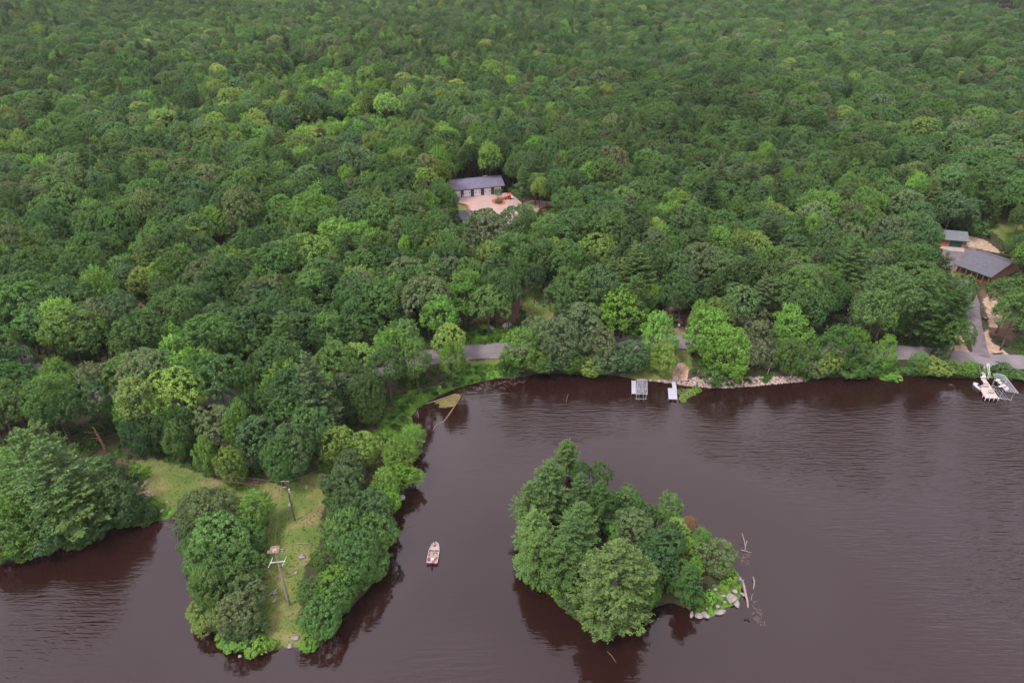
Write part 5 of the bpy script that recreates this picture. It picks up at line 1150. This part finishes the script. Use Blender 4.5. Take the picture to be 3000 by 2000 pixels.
log('branch', wpx([zf(385, 55), zf(415, 150), zf(435, 240), zf(435, 320)], [1.5, .8, .2, .0]), [.05, .08, .09, .08], 'deadwood', 'tall bare stick rising from the lake right of the island', 'branch')
log('branch', wpx([zf(465, 170), zf(445, 235), zf(437, 315)], [1.0, .5, .03]), [.07, .06, .05], 'deadwood', 'shorter stick forming a fork with the tall bare stick', 'branch')
log('branch', wpx([zf(370, 315), zf(450, 335), zf(530, 358)], .1), [.09, .08, .05], 'deadwood', 'stick lying flat across the foot of the forked sticks', 'branch')
def tangle(name, poly, n, label, m='deadwood', seed=1, l=(.4, 1.2), z=.04, r0=.025):
    P = np.array([(at(*q, 0).x, at(*q, 0).y) for q in poly]); rr_ = np.random.default_rng(seed); x0, y0 = P.min(0); x1, y1 = P.max(0); mb = MB(); k = 0
    while k < n:
        a, b_ = rr_.uniform(x0, x1), rr_.uniform(y0, y1)
        if not inside(np.array([a]), np.array([b_]), P)[0]: continue
        an = rr_.uniform(0, 3.14); L_ = rr_.uniform(*l); mb.tube([(a, b_, z + rr_.uniform(-.03, .06)), (a + L_ * math.cos(an), b_ + L_ * math.sin(an), z + rr_.uniform(-.04, .12))], [r0, r0 * .6], 4); k += 1
    return tag(mb.build(name, M[m]), label, 'branches', kind='stuff')
tangle('branch_litter', [zf(*q) for q in ((390, 380), (540, 360), (480, 600), (320, 550), (360, 440))], 45, 'drowned brown twigs below the forked sticks', 'wetwood', 2, (.3, .8), .0)
tangle('branch_litter', [zr(*q) for q in ((1600, 850), (1720, 850), (1880, 1320), (1920, 1500), (1780, 1440), (1620, 1290))], 70, 'scattered twig tips breaking the water right of the island', 'deadwood', 3, (.12, .35), .02)
tangle('branch_litter', fv([(1090,888),(1180,870),(1210,880),(1150,900),(1080,905)]), 60, 'tangle of fallen twigs along the upper cove bank', 'deadwood', 4, (.5, 1.8), .1)
tangle('branch_litter', fv([(360,1197),(405,1193),(425,1206),(415,1218),(370,1208)]), 26, 'fallen sticks at the head of the small left cove', 'deadwood', 5, (.5, 1.6), .06)
for k, (a, b_, c_, d_, lb) in enumerate(((1140, 908, 1170, 903, 'forked stick floating under the overhanging yellow bush'), (912, 1225, 948, 1205, 'thin pale stick off the right peninsula shore'), (1395, 1495, 1415, 1520, 'thin sunken twig below the island'), (1305, 905, 1300, 925, 'small stick in the dark reflection below the road trees'))):
    log('branch', wpx([(a * FV, b_ * FV), ((a + c_) / 2 * FV, (b_ + d_) / 2 * FV - 3), (c_ * FV, d_ * FV)], .06), [.05, .05, .03], 'wetwood', lb, 'branch')
# brush raft of weeds below the L-shaped dock
for k, (a, b_, s_) in enumerate(((1996, 1150, 1.6), (2006, 1160, 1.4), (2022, 1152, 1.5), (2036, 1146, 1.3), (2044, 1142, 1.0), (2000, 1172, 1.1))):
    p = at(a, b_, 0); put('bush', ['gy', 'ye', 'ye', 'br', 'br', 'ye'][k], p.x, p.y, s_ * 1.7, 'strip', hs=.22); t_ = TREES[-1]
    o = bpy.data.objects.new('water_plant', None); COL.objects.link(o); o.location = (p.x, p.y, -.15); o.scale = (t_[6], t_[6], .22); o.rotation_euler = (0, 0, t_[5])
    tag(o, ['grey green', 'yellow green', 'olive', 'bright green', 'small bright green', 'sparse yellow'][k] + ' water plant clump, number ' .replace(', number ', '') + [' nearest the L-shaped dock', ' second from the L-shaped dock', ' in the middle of the weed raft', ' toward the stone shore', ' touching the stone shore', ' lowest below the L-shaped dock'][k], 'water plant', 'water plants between dock and stone shore')
    c_ = bpy.data.objects.new('foliage', PROTO['bush'][t_[1]][0]); COL.objects.link(c_); c_.parent = o; c_['tint'] = [v * 1.0 for v in TINT[t_[8]]]
# log pile under the trees
p = T(943, 1342); r_ = random.Random(4)
for k in range(11):
    an = R(55) + r_.gauss(0, .22); l = r_.uniform(1.6, 3.0); cx, cy_ = p.x + 1.6 - .64 * (k // 2), p.y + r_.uniform(-.9, .9); z = p.z + .15 + .22 * (k % 3)
    log('log', [(cx - l / 2 * math.cos(an), cy_ - l / 2 * math.sin(an), z), (cx + l / 2 * math.cos(an), cy_ + l / 2 * math.sin(an), z + r_.uniform(0, .2))], [.16, .14], 'redwood' if k % 2 else 'bark', ('reddish' if k % 2 else 'grey-brown') + ' log of the cut heap, ' + ['bottom layer', 'middle layer', 'top layer'][k % 3] + ', ' + ORD[k // 2].replace('nearest', '').strip() + (' ' if k // 2 else '') + 'nearest to the lake', group='logs of the cut heap')
# bare and half-bare trees
for k, (a, b_, d_, v, lb) in enumerate(((1091, 1112, 34, 0, 'pale bare branches over the cove bank trees'), (1015, 1155, 40, 1, 'silvery bare crown left of the cove bank'), (1064, 1180, 34, 2, 'slender bare tree standing before the dark cove trees'), (2070, 680, 46, 1, 'pinkish bare crown in the forest above the road'), (2088, 738, 52, 2, 'leaning bare branches below the pinkish bare crown'),
        (2489, 943, 44, 0, 'bare crown among feathery maples right of the road trees'), (2262, 965, 54, 1, 'spreading bare crown behind the stone shore trees'), (2765, 300, 42, 0, 'grey bare crown far off in the right forest'), (1985, 1085, 28, 2, 'bare branches among the yellow green dock tree'), (1918, 720, 20, 0, 'thin grey bare top in the middle forest'), (1640, 1010, 30, 1, 'grey bare twigs in the olive tree by the road'), (2395, 115, 24, 0, 'tiny forked bare tree in the far right forest'), (1925, 1535, 34, 2, 'small bare tree on the island crest'), (1075, 1000, 22, 2, 'short bare stem left of the road gap'), (1340, 770, 22, 0, 'bare twigs in the dark oaks below the outbuilding'), (1242, 255, 16, 2, 'thin bare tree beside the aspen stand'), (1108, 235, 16, 1, 'upright bare tree above the aspen stand'), (1045, 235, 14, 2, 'second upright bare tree above the aspen stand'), (2260, 700, 16, 2, 'slim dead stem by the right forest maples'), (1212, 258, 14, 0, 'short pale stem between aspens and pines'))):
    z = 8.0; f = proj(at(a, b_, z))[2]; s = d_ * f / FPX / 5.0; p = at(a, b_, z * .8 + hz(at(a, b_, 6).x, at(a, b_, 6).y)); g_ = hz(p.x, p.y)
    sz = max(.9, (z * 1.25) / 9); 
    if 'thin bare tree' in lb or 'upright' in lb or 'short pale' in lb: s = .6; sz = 1.3
    o = bpy.data.objects.new('dead_tree', BARE[v]); COL.objects.link(o); o.location = (p.x, p.y, max(g_, .2) - .2); o.scale = (min(s, 1.3), min(s, 1.3), sz); o.rotation_euler = (0, 0, k * 1.3)
    tag(o, lb, 'dead tree', 'leafless dead trees')
for k, (a, b_, d_, key_, lb) in enumerate(((1582, 965, 88, 'pk', 'half-bare tan bush by the clearing pole'), (2190, 925, 90, 'gy', 'thin grey-olive crown above the right road trees'), (2200, 1015, 80, 'gy', 'thin olive crown behind the stone shore'), (2240, 780, 60, 'gy', 'pale thin crown in the right forest'), (480, 845, 60, 'gy', 'thin pale crown near the dirt track gap'), (620, 1090, 60, 'ye', 'thin yellowish crown sticking out of the left forest'), (610, 1030, 40, 'ye', 'small thin yellow crown above the left forest'))):
    z = 7.5; f = proj(at(a, b_, z))[2]; pr = PROTO['thin'][k % 2]; s = d_ * f / FPX / pr[2]; sz = .95; g_ = 2.4; p = at(a, b_, g_ + pr[4] * sz)
    o = thing('half_bare_tree', lb, 'tree', (p.x, p.y, hz(p.x, p.y) - .1), k * 1.1, 'half-bare trees'); o.scale = (s, s, sz)
    c_ = bpy.data.objects.new('crown', pr[0]); COL.objects.link(c_); c_.parent = o; c_['tint'] = list(TINT[key_]); t_ = bpy.data.objects.new('trunk', pr[1]); COL.objects.link(t_); t_.parent = o
# bare stems and stumps on the ground
for k, (a, b_, c_, d_, r1, m, lb) in enumerate(((388, 1398, 394, 1383, .13, 'deadwood', 'short pale log in the weeds beside the clearing'), (409, 1388, 406, 1376, .12, 'deadwood', 'upright pale stump in the weeds beside the clearing'), (1523, 921, 1532, 909, .12, 'deadwood', 'white fallen log beside the forest clearing'), (1526, 930, 1528, 919, .08, 'deadwood', 'small broken stick under the white fallen log'),
        (25, 1322, 52, 1292, .12, 'deadwood', 'white fallen trunk at the left edge of the wood'), (5, 1303, 40, 1310, .1, 'redwood', 'reddish fallen stick at the left edge of the wood'), (868, 1590, 915, 1593, .09, 'deadwood', 'grey pole lying on the peninsula grass'), (780, 1748, 815, 1722, .14, 'rock', 'pale ledge stone splinter on the peninsula grass'))):
    p0, p1 = T(a, b_, .1), T(c_, d_, .15); log('log', [p0, p0.lerp(p1, .5), p1], [r1, r1, r1 * .8], m, lb)
# pale trunks seen against the dark wood
for k, (a, b_, c_, lb) in enumerate(((1422, 520, 489, 'white birch stem behind the long garage'), (1413, 520, 500, 'thin grey stem left of the white birch stem'), (1986, 950, 927, 'grey stem just behind the white mailbox'), (2010, 965, 948, 'thin stem right of the fallen white mailbox'), (1524, 910, 873, 'slim bare stem at the left of the forest clearing'), (2246, 1102, 1078, 'thin pale trunk on the dark mulch bank'), (2042, 1098, 1083, 'pale trunk at the left end of the mulch bank'), (272, 818, 785, 'leaning stem above the dirt track gap'))):
    p = T(a, b_); h_ = ztop(p, c_) - p.z; log('tree_stem', [p + Vector((0, 0, -.3)), p + Vector((.1, 0, h_ * .5)), p + Vector((.25 if k != 7 else -1, 0, h_))], [.14, .11, .07], 'palebark', lb, 'tree stem')

# ---------------------------------------------------------------- rocks
def rocks(lst, cat='boulder', m='rock', grp=None):
    for k, (a, b_, wpx_, hpx, lb) in enumerate(lst):
        p = T(a, b_); f = proj(p)[2]; w_ = wpx_ * f / FPX; d_ = hpx * f / FPX * 1.25
        o = MB().rock((0, 0, 0), (w_, max(d_, w_ * .6), w_ * .75), 31 + k * 7 + len(lb), 3, rz=k).build('boulder', M[m]); o.location = (p.x, p.y, max(p.z, 0) + w_ * .12); tag(o, lb, 'boulder', grp)
rocks([(*zr(1290, 355), 17, 13, 'pale boulder at the top right corner of the island'), (*zr(1180, 640), 16, 16, 'rear light boulder behind the big cracked boulder'), (*zr(1120, 820), 32, 26, 'big cracked grey-pink boulder on the island point'), (*zr(1230, 930), 20, 24, 'sheer boulder at the waterline of the island point'),
       (*zr(1370, 710), 11, 20, 'narrow boulder at the right waterline beside the leaning trunk'), (*zr(860, 1130), 17, 32, 'upright wedge-shaped white boulder standing in the water'), (*zr(800, 985), 16, 9, 'low flat rock above the wedge-shaped boulder'), (*zr(520, 1190), 20, 22, 'right block of the striped white ledge'), (*zr(380, 1210), 19, 22, 'middle block of the striped white ledge'),
       (*zr(210, 1180), 11, 20, 'left block of the striped white ledge'), (*zr(530, 1010), 9, 12, 'small rock above the striped white ledge'), (*zr(940, 740), 9, 13, 'small tilted rock among island weeds'), (*zr(1200, 240), 14, 7, 'low pink rock behind the corner boulder'), (*zr(750, 600), 14, 8, 'half-hidden rock in the island weeds'), (*zr(960, 890), 9, 10, 'small rock left of the big cracked boulder')], grp='boulders of the island point')
rocks([(884, 1632, 22, 15, 'round grey boulder on the peninsula grass'), (867, 1678, 12, 9, 'small grey stone below the round boulder'), (884, 1699, 13, 8, 'tan stone half under the peninsula oaks'), (804, 1736, 17, 10, 'pale ledge rock left of the nest pole'), (805, 1760, 16, 8, 'flat grey rock near the nest pole foot'), (851, 1480, 17, 11, 'grey rock behind the dark utility pole'), (898, 1429, 8, 6, 'white stone in the upper peninsula grass'), (899, 1424, 7, 5, 'tan stone beside the white stone'),
       (866, 1868, 16, 22, 'pale slab at the tip of the peninsula'), (850, 1893, 16, 14, 'white rock at the waterline of the peninsula tip'), (730, 1902, 20, 24, 'big pale rock at the lower left peninsula shore'), (668, 1850, 20, 17, 'light ledge rock at the left peninsula shore'), (643, 1862, 12, 13, 'reddish rock at the left peninsula shore'), (610, 1860, 16, 9, 'dark low rock at the left peninsula corner'), (800, 1883, 11, 13, 'thin pale rock on the peninsula tip'), (780, 1908, 11, 8, 'white speckled stone at the waterline of the tip'), (705, 1925, 12, 9, 'dark wet rock off the lower left peninsula shore'),
       (1178, 1458, 22, 18, 'round ringed boulder at the right peninsula shore'), (1168, 1478, 12, 14, 'grey rock below the ringed boulder'), (1160, 1490, 9, 8, 'small rock below the grey shore rock'), (1240, 1294, 11, 12, 'white rock under the bright bank bush'), (1233, 1306, 16, 9, 'wide pale rock below the white bank rock'), (1225, 1320, 8, 7, 'small grey rock at the right bank'), (1288, 1152, 7, 5, 'small pale rock at the cove edge'), (1290, 1133, 10, 8, 'tan rock on the upper cove bank'),
       (421, 1459, 20, 8, 'white flat rock beside the left clearing'), (448, 1452, 12, 9, 'grey rock right of the white flat rock'), (426, 1443, 14, 5, 'low reddish rock above the white flat rock'), (491, 1470, 9, 8, 'dark round stump-like rock in the left clearing'), (476, 1497, 14, 6, 'pale rock near the small left cove'), (450, 1493, 12, 6, 'tan rock left of the pale cove rock'), (1440, 963, 20, 12, 'dark overhanging rock in the bank below the forest'), (1485, 958, 32, 14, 'long grey outcrop beside the green verge'), (545, 1565, 16, 8, 'submerged dark rock off the left point'),
       (2238, 762, 12, 8, 'grey boulder in the right forest gap'), (1530, 945, 9, 5, 'small pale rock below the forest clearing'), (1518, 975, 10, 8, 'white rubble stone beside the verge'), (486, 1765, 0.1, .1, '')][:-1], grp='boulders of the peninsula and banks')
# stone shore wall: a mass of fist to head sized stones
rp = np.random.default_rng(5); mb = MB()
line = wpoly([(1905,1118),(1950,1122),(1968,1124),(2000,1128),(2040,1122),(2060,1118),(2140,1110),(2220,1108),(2300,1104),(2362,1106)])
band = np.array([(p.x, p.y) for p in [T(*q) for q in [(1900,1114),(1935,1115),(1960,1113),(1985,1114),(2015,1112),(2035,1106),(2060,1108),(2140,1106),(2220,1104),(2290,1103),(2330,1102),(2362,1106),(2362,1122),(2300,1127),(2220,1131),(2140,1138),(2080,1140),(2040,1134),(2000,1130),(1960,1128),(1930,1125),(1900,1122)]]])
x0, y0 = band.min(0); x1, y1 = band.max(0); k = 0
PX = rp.uniform(x0, x1, 9000); PY = rp.uniform(y0, y1, 9000); kk_ = inside(PX, PY, band); PX, PY = PX[kk_][:1500], PY[kk_][:1500]; PZ = np.maximum(height(PX, PY), -.05)
MS = [M['rockpink'], mat('grey_stone', (.13, .12, .125), .85, scale=2, col2=(.33, .31, .31)), mat('tan_stone', (.24, .15, .10), .85, scale=2, col2=(.48, .36, .28))]
parts_ = [MB(), MB(), MB()]
for k in range(len(PX)): s_ = rp.uniform(.30, .72); parts_[k % 3].rock((PX[k], PY[k], PZ[k] + s_ * .15), (s_, s_ * rp.uniform(.7, 1), s_ * .7), k, 1, rz=k)
rr0 = MB(); nf = []
for q in parts_: rr0.add(q.v, q.f); nf.append(len(q.f))
o = rr0.build('riprap_rubble', MS[0]); o.data.materials.append(MS[1]); o.data.materials.append(MS[2]); o.data.polygons.foreach_set('material_index', [0] * nf[0] + [1] * nf[1] + [2] * nf[2]); tag(o, 'band of pink and grey rubble stones lining the shore', kind='stuff')

# ---------------------------------------------------------------- small roadside things
p = T(1988, 962); mbx = thing('mailbox', 'white box on a post beside the red gravel drive', 'mailbox', p); MB().box((0, 0, .5), (.12, .12, 1.0)).build('post', M['pole'], mbx); MB().box((0, 0, 1.15), (.45, .6, .5)).build('box', M['white'], mbx, bevel=.06)
p = T(2007, 966); o = thing('chair', 'white chair tipped over at the wood edge by the drive', 'chair', p + Vector((0, 0, .35)), .6); o.rotation_euler = (1.1, .2, .6)
MB().box((0, 0, .45), (.5, .5, .06)).build('seat', M['white'], o); MB().box((0, .25, .75), (.5, .06, .6)).build('backrest', M['white'], o)
for a in (-.2, .2):
    for b_ in (-.2, .2): MB().box((a, b_, .21), (.05, .05, .42)).build('leg', M['white'], o)
p = T(2788, 1034); mp_ = thing('mailbox', 'dark mailbox on a leaning post at the roadside below the cabin', 'mailbox', p); MB().tube([(0, 0, -.1), (.08, 0, 1.15)], .07, 6).build('post', M['bark'], mp_); MB().box((.12, 0, 1.3), (.35, .6, .32)).build('box', M['dark'], mp_, bevel=.08)
p = T(2886, 934); fp = thing('fire_pit', 'round black fire pit on the sandy slope below the cabin', 'fire pit', p); MB().tube([(0, 0, 0), (0, 0, .4)], [.75, .85], 16).build('ring', M['dark'], fp); MB().rock((0, 0, .35), (1.1, 1.1, .3), 8).build('ash', M['steel'], fp)
p = T(2920, 1037); tag(MB().box((0, 0, .1), (2.2, .5, .25), .1).rock((1.6, .3, .1), (.9, .5, .3), 2).build('drain_grate', M['dark']), 'dark drain pipe end beside the foot of the asphalt drive', 'drain').location = p
zt = zoom(80, 1580, 19.6); fr = MB(); c4 = [at(*zt(*q), 1.3) for q in ((560, 780), (940, 690), (800, 520), (640, 560))]
fr.tube([c4[0], c4[1]], .05, 5).tube([c4[1], c4[2], ], .05, 5).tube([c4[2], c4[3]], .05, 5).tube([c4[3], c4[0]], .05, 5)
for u in (.35, .7): fr.tube([c4[0].lerp(c4[3], u), c4[1].lerp(c4[2], u)], .04, 5)
for c_ in c4: fr.tube([c_, (c_.x + .2, c_.y + .4, .0)], .05, 5)
tag(fr.build('metal_frame', M['alum']), 'pale metal ladder-like frame among the left point trees', 'frame')
# little tree and shrub on the mulch bed, with a stone
p = T(*zg(960, 505)); pr = PROTO['maple'][1]
for k, (a, b_, s_, lb, kd) in enumerate(((958, 508, 3.4, 'small round-topped tree on the oval mulch bed', 'maple'), (970, 560, 2.6, 'low dark bush in front of the mulch bed tree', 'bush'))):
    p = T(*zg(a, b_)); pr = PROTO[kd][1]; o = thing('ornamental_tree' if k == 0 else 'bush', lb, 'tree' if k == 0 else 'bush', p); s = s_ / pr[2]; o.scale = (s, s, .30 if k == 0 else .45)
    c_ = bpy.data.objects.new('crown', pr[0]); COL.objects.link(c_); c_.parent = o; c_['tint'] = list(TINT['md']); t_ = bpy.data.objects.new('trunk', pr[1]); COL.objects.link(t_); t_.parent = o
p = T(*zg(912, 548)); o = MB().rock((0, 0, .25), (1.0, .8, .7), 3).build('boulder', M['rock']); o.location = p; tag(o, 'small light stone on the left of the oval mulch bed', 'boulder')
for k, (a, b_, d_, lb) in enumerate(((210, 620, 5.2, 'lawn tree with drooping crown left of the concrete yard'), (1708, 560, 5.0, 'yellow-tinged lawn tree right of the curved drive'), (2000, 560, 5.6, 'full green lawn tree beside the yellow-tinged one'), (1850, 520, 4.6, 'slim lawn tree between the two larger drive trees'))):
    bx, by = ((210, 755), (1708, 690), (1998, 670), (1858, 640))[k]; p = T(*zg(bx, by)); pr = PROTO['maple'][k + 1]; o = thing('lawn_tree', lb, 'tree', p, k, 'lawn trees round the garage yard'); s = d_ / pr[2]; o.scale = (s, s, (.62, .85, .72, .68)[k])
    c_ = bpy.data.objects.new('crown', pr[0]); COL.objects.link(c_); c_.parent = o; c_['tint'] = list(TINT[('md', 'ye', 'md', 'md')[k]]); t_ = bpy.data.objects.new('trunk', pr[1]); COL.objects.link(t_); t_.parent = o

# ---------------------------------------------------------------- fishing boat with four people
bow = at(1276.4, 1587.4, .45); ste = at(1265.2, 1648.5, .45); dv = bow - ste; ln_ = math.hypot(dv.x, dv.y); print('boat', ln_)
bt = thing('fishing_boat', 'flat fishing boat with pale decks and dark red hull drifting off the peninsula', 'boat', (ste.x, ste.y, 0), math.atan2(dv.y, dv.x)); Lb = ln_
def hw(u): return .98 if u < .55 else .98 - .42 * ((u - .55) / .37) ** 1.5 if u < .92 else .56 - .42 * (u - .92) / .08
st_ = [0, .15, .3, .45, .6, .72, .82, .9, .95, 1.0]; vs = []
for u in st_: w_ = hw(u); b_ = .02 + .30 * max(0, (u - .75) / .25) ** 2; vs += [(u * Lb, -w_, .52), (u * Lb, -w_ * .85, b_ - .12), (u * Lb, w_ * .85, b_ - .12), (u * Lb, w_, .52)]
fs = []
for i in range(len(st_) - 1):
    for k in range(3): fs.append((i * 4 + k, i * 4 + k + 1, i * 4 + 5 + k, i * 4 + 4 + k))
fs += [(0, 1, 2, 3), tuple(4 * (len(st_) - 1) + k for k in range(4))]
hl = MB().add(vs, fs).build('hull', M['hull'], bt); so = hl.modifiers.new('s', 'SOLIDIFY'); so.thickness = .04
rim = [(u * Lb, -hw(u), .54) for u in st_] + [(u * Lb, hw(u), .54) for u in st_[::-1]]
MB().tube(rim + [rim[0]], .045, 6).build('gunwale', M['gunwale'], bt)
def dk(name, u0, u1, z, m, nn=5): P = [(u * Lb, -hw(u) + .07) for u in np.linspace(u0, u1, nn)]; Q_ = [(a, -b_) for a, b_ in P[::-1]]; return MB().prism(P + Q_, z - .05, z).build(name, m, bt)
dk('floor', .02, .62, .16, M['bfloor']); dk('casting_deck', .62, .985, .44, M['bdeck'], 8); dk('stern_deck', .0, .10, .40, M['bdeck'], 3)
MB().box((Lb * .615, 0, .30), (.05, 1.8, .28)).build('deck_bulkhead', M['trim'], bt)
MB().box((Lb * .16, .05, .42), (.45, .6, .5)).build('console', M['whcloth'], bt, bevel=.05); MB().box((Lb * .09, -.32, .50), (.35, .42, .22)).build('fuel_tank', M['shirtrd'], bt, bevel=.06)
for sy_ in (-.93, .93): MB().box((Lb * .30, sy_ * .93, .38), (Lb * .5, .12, .1)).build('side_bench', M['bdeck'], bt)
om = thing('x', '', '', (0, 0, 0)); bpy.data.objects.remove(om)
mo = MB().tube([(-.42, .0, .95), (-.02, .0, 1.0)], [.17, .24], 10).build('outboard_motor', M['motor'], bt, bevel=.04); MB().tube([(-.25, 0, .85), (-.30, 0, -.3)], [.11, .07], 6).build('motor_leg', M['dark'], mo); MB().box((-.08, 0, .62), (.2, .3, .35)).build('motor_bracket', M['dark'], mo)
MB().tube([(Lb * .93, .1, .46), (Lb * .99, .2, .75)], .05, 6).build('trolling_motor', M['dark'], bt)

def skin_obj(name, pts, edges, rad, m, parent, root=0, lv=1):
    me = bpy.data.meshes.new(name); me.from_pydata(pts, edges, []); me.materials.append(m); o = new_obj(name, me, parent)
    sk = o.modifiers.new('skin', 'SKIN'); sk.use_smooth_shade = True
    for i, r_ in enumerate(rad): me.skin_vertices[0].data[i].radius = (r_, r_) if not hasattr(r_, '__len__') else r_; me.skin_vertices[0].data[i].use_root = (i == root)
    ss = o.modifiers.new('sub', 'SUBSURF'); ss.levels = lv; ss.render_levels = lv; return o
def person(label, loc, rz, skin, shirt, trousers, head, leg_ext=.0, arms=(.35, .35), lean=.05):
    """seated person; x forward, hips at z=0 on the seat"""
    t_ = thing('person', label, 'person', loc, rz, 'people in the fishing boat'); V = []; E = []; Rr = []
    def v(p, r_, par=None): V.append(p); Rr.append(r_); E.append((par, len(V) - 1)) if par is not None else None; return len(V) - 1
    hip = v((0, 0, .10), (.15, .12)); wa = v((lean * .4, 0, .28), (.14, .10), hip); ch = v((lean, 0, .46), (.17, .12), wa); nk = v((lean * 1.2, 0, .61), .055, ch); hd_ = v((lean * 1.4 + .02, 0, .72), (.085, .095), nk); tp = v((lean * 1.4 + .01, 0, .83), (.07, .08), hd_)
    ank = []; wr = []
    for s in (-1, 1):
        h_ = v((.05, s * .10, .07), .10, hip); kx = .46; kn = v((kx, s * .13, .09 - .0 * leg_ext), .065, h_); an_ = v((kx + .10 + .30 * leg_ext, s * .13, -.28 + .28 * leg_ext), .045, kn); ft = v((kx + .28 + .28 * leg_ext, s * .14, -.32 + .30 * leg_ext), .035, an_); ank.append((h_, kn, an_))
        sh = v((lean, s * .19, .52), .055, ch); el = v((lean + .10 + arms[0] * .2, s * .25, .30), .04, sh); w_ = v((lean + .18 + arms[0] * .6, s * .16, .26), .03, el); wr.append((sh, el, w_))
        pm = v((V[w_][0] + .06, V[w_][1], .26), (.035, .02), w_)
        for k in range(4): a = V[pm]; f1 = v((a[0] + .045, a[1] + (k - 1.5) * .022, a[2]), .009, pm); v((a[0] + .07 + .008 * (1.5 - abs(k - 1.5)), a[1] + (k - 1.5) * .024, a[2] - .03), .008, f1)
        th_ = v((V[w_][0] + .05, V[w_][1] - s * .04, .275), .010, w_); v((V[w_][0] + .085, V[w_][1] - s * .045, .265), .009, th_)
    skin_obj('body', V, E, Rr, skin, t_)
    g = [V[i] for i in (hip, wa, ch)]; pts = [V[hip], V[wa], V[ch]]; ed = [(0, 1), (1, 2)]; rr_ = [(.165, .135), (.155, .12), (.185, .14)]
    for sh, el, w_ in wr: b_ = len(pts); pts += [V[sh], tuple(np.array(V[sh]) * .4 + np.array(V[el]) * .6)]; ed += [(2, b_), (b_, b_ + 1)]; rr_ += [.07, .058]
    skin_obj('shirt', pts, ed, rr_, shirt, t_)
    pts = [V[hip]]; ed = []; rr_ = [(.165, .135)]
    for h_, kn, an_ in ank: b_ = len(pts); pts += [V[h_], V[kn], V[an_]]; ed += [(0, b_), (b_, b_ + 1), (b_ + 1, b_ + 2)]; rr_ += [.115, .08, .06]
    skin_obj('trousers', pts, ed, rr_, trousers, t_)
    hx_, hz_ = V[hd_][0], V[hd_][2]
    mb = MB(); mb.rock((hx_ - .015, 0, hz_ + .075), (.22, .20, .17), 3, 2); 
    if head != 'hair': mb.box((hx_ + .12, 0, hz_ + .07), (.12, .15, .02)); mb.build('cap', M[head], t_, smooth=True); MB().rock((hx_ - .04, 0, hz_ + .0), (.17, .18, .14), 5, 2).build('hair', M['hair'], t_)
    else: mb.build('hair', M['hair'], t_, smooth=True)
    f = MB().rock((hx_ + .098, 0, hz_ + .005), (.035, .03, .045), 1, 1); f.build('nose', skin, t_)
    e = MB().rock((hx_ + .088, .032, hz_ + .035), (.02, .022, .014), 1, 1).rock((hx_ + .088, -.032, hz_ + .035), (.02, .022, .014), 1, 1); e.build('eyes', M['hair'], t_)
    return t_
brz = math.atan2(dv.y, dv.x); rm = Matrix.Rotation(brz, 3, 'Z')
def onb(x, y, z): q = rm @ Vector((x * Lb, y, z)); return (ste.x + q.x, ste.y + q.y, z)
person('person in orange shirt and purple trousers sitting at the bow', onb(.80, .10, .50), brz + .15, M['skin'], M['shirtor'], M['trpurple'], 'hair', 1.0)
person('person in teal cap and red shirt sitting amidships', onb(.46, .05, .38), brz - 1.2, M['skin2'], M['shirtrd'], M['trtan'], 'teal', .2)
person('person in pink shirt sitting on the left near the stern', onb(.22, .55, .46), brz + 2.6, M['skin'], M['shirtpk'], M['trdark'], 'hair', .1)
person('person in white cap and salmon shirt sitting on the right near the stern', onb(.25, -.45, .46), brz - .8, M['skin'], M['whcloth'], M['shirtpk'], 'whcloth', .4)
for a, y_, lb in ((.46, .0, 'a'), (.22, .55, 'b'), (.25, -.45, 'c')): MB().box((a * Lb, y_, .26 + (.02 if lb != 'a' else -.02)), (.36, .4, .22)).build('seat', M['bdeck'], bt, bevel=.03)
# birds or decoys: two dark ducks on the water below the leaning trunk
for k, (a, b_) in enumerate(((1440, 1278), (1525, 1300))):
    p = at(*zr(a, b_), .1); mb = MB().rock((0, 0, .05), (.55, .26, .22), 4, 2).rock((.28, 0, .22), (.16, .12, .14), 5, 1).box((.38, 0, .21), (.1, .05, .03)); mb.tube([(.2, 0, .1), (.27, 0, .2)], .05, 5)
    o = mb.build('duck', M['hair']); o.location = p; o.rotation_euler = (0, 0, k * 2.0); tag(o, ['left dark duck floating below the leaning trunk', 'right dark duck floating below the leaning trunk'][k], 'duck')


# ---------------------------------------------------------------- the air
hb = MB().box((0, 2750, 62), (9100, 6600, 130)); hm = bpy.data.materials.new('haze_air'); hm.use_nodes = True; t = hm.node_tree; t.nodes.clear()
ho = N(t, 'ShaderNodeOutputMaterial'); pv = N(t, 'ShaderNodeVolumePrincipled'); pv.inputs['Color'].default_value = (.84, .88, .95, 1); pv.inputs['Density'].default_value = .00004
t.links.new(pv.outputs[0], ho.inputs['Volume']); tag(hb.build('haze', hm), 'thin bluish air over lake and forest', kind='stuff')
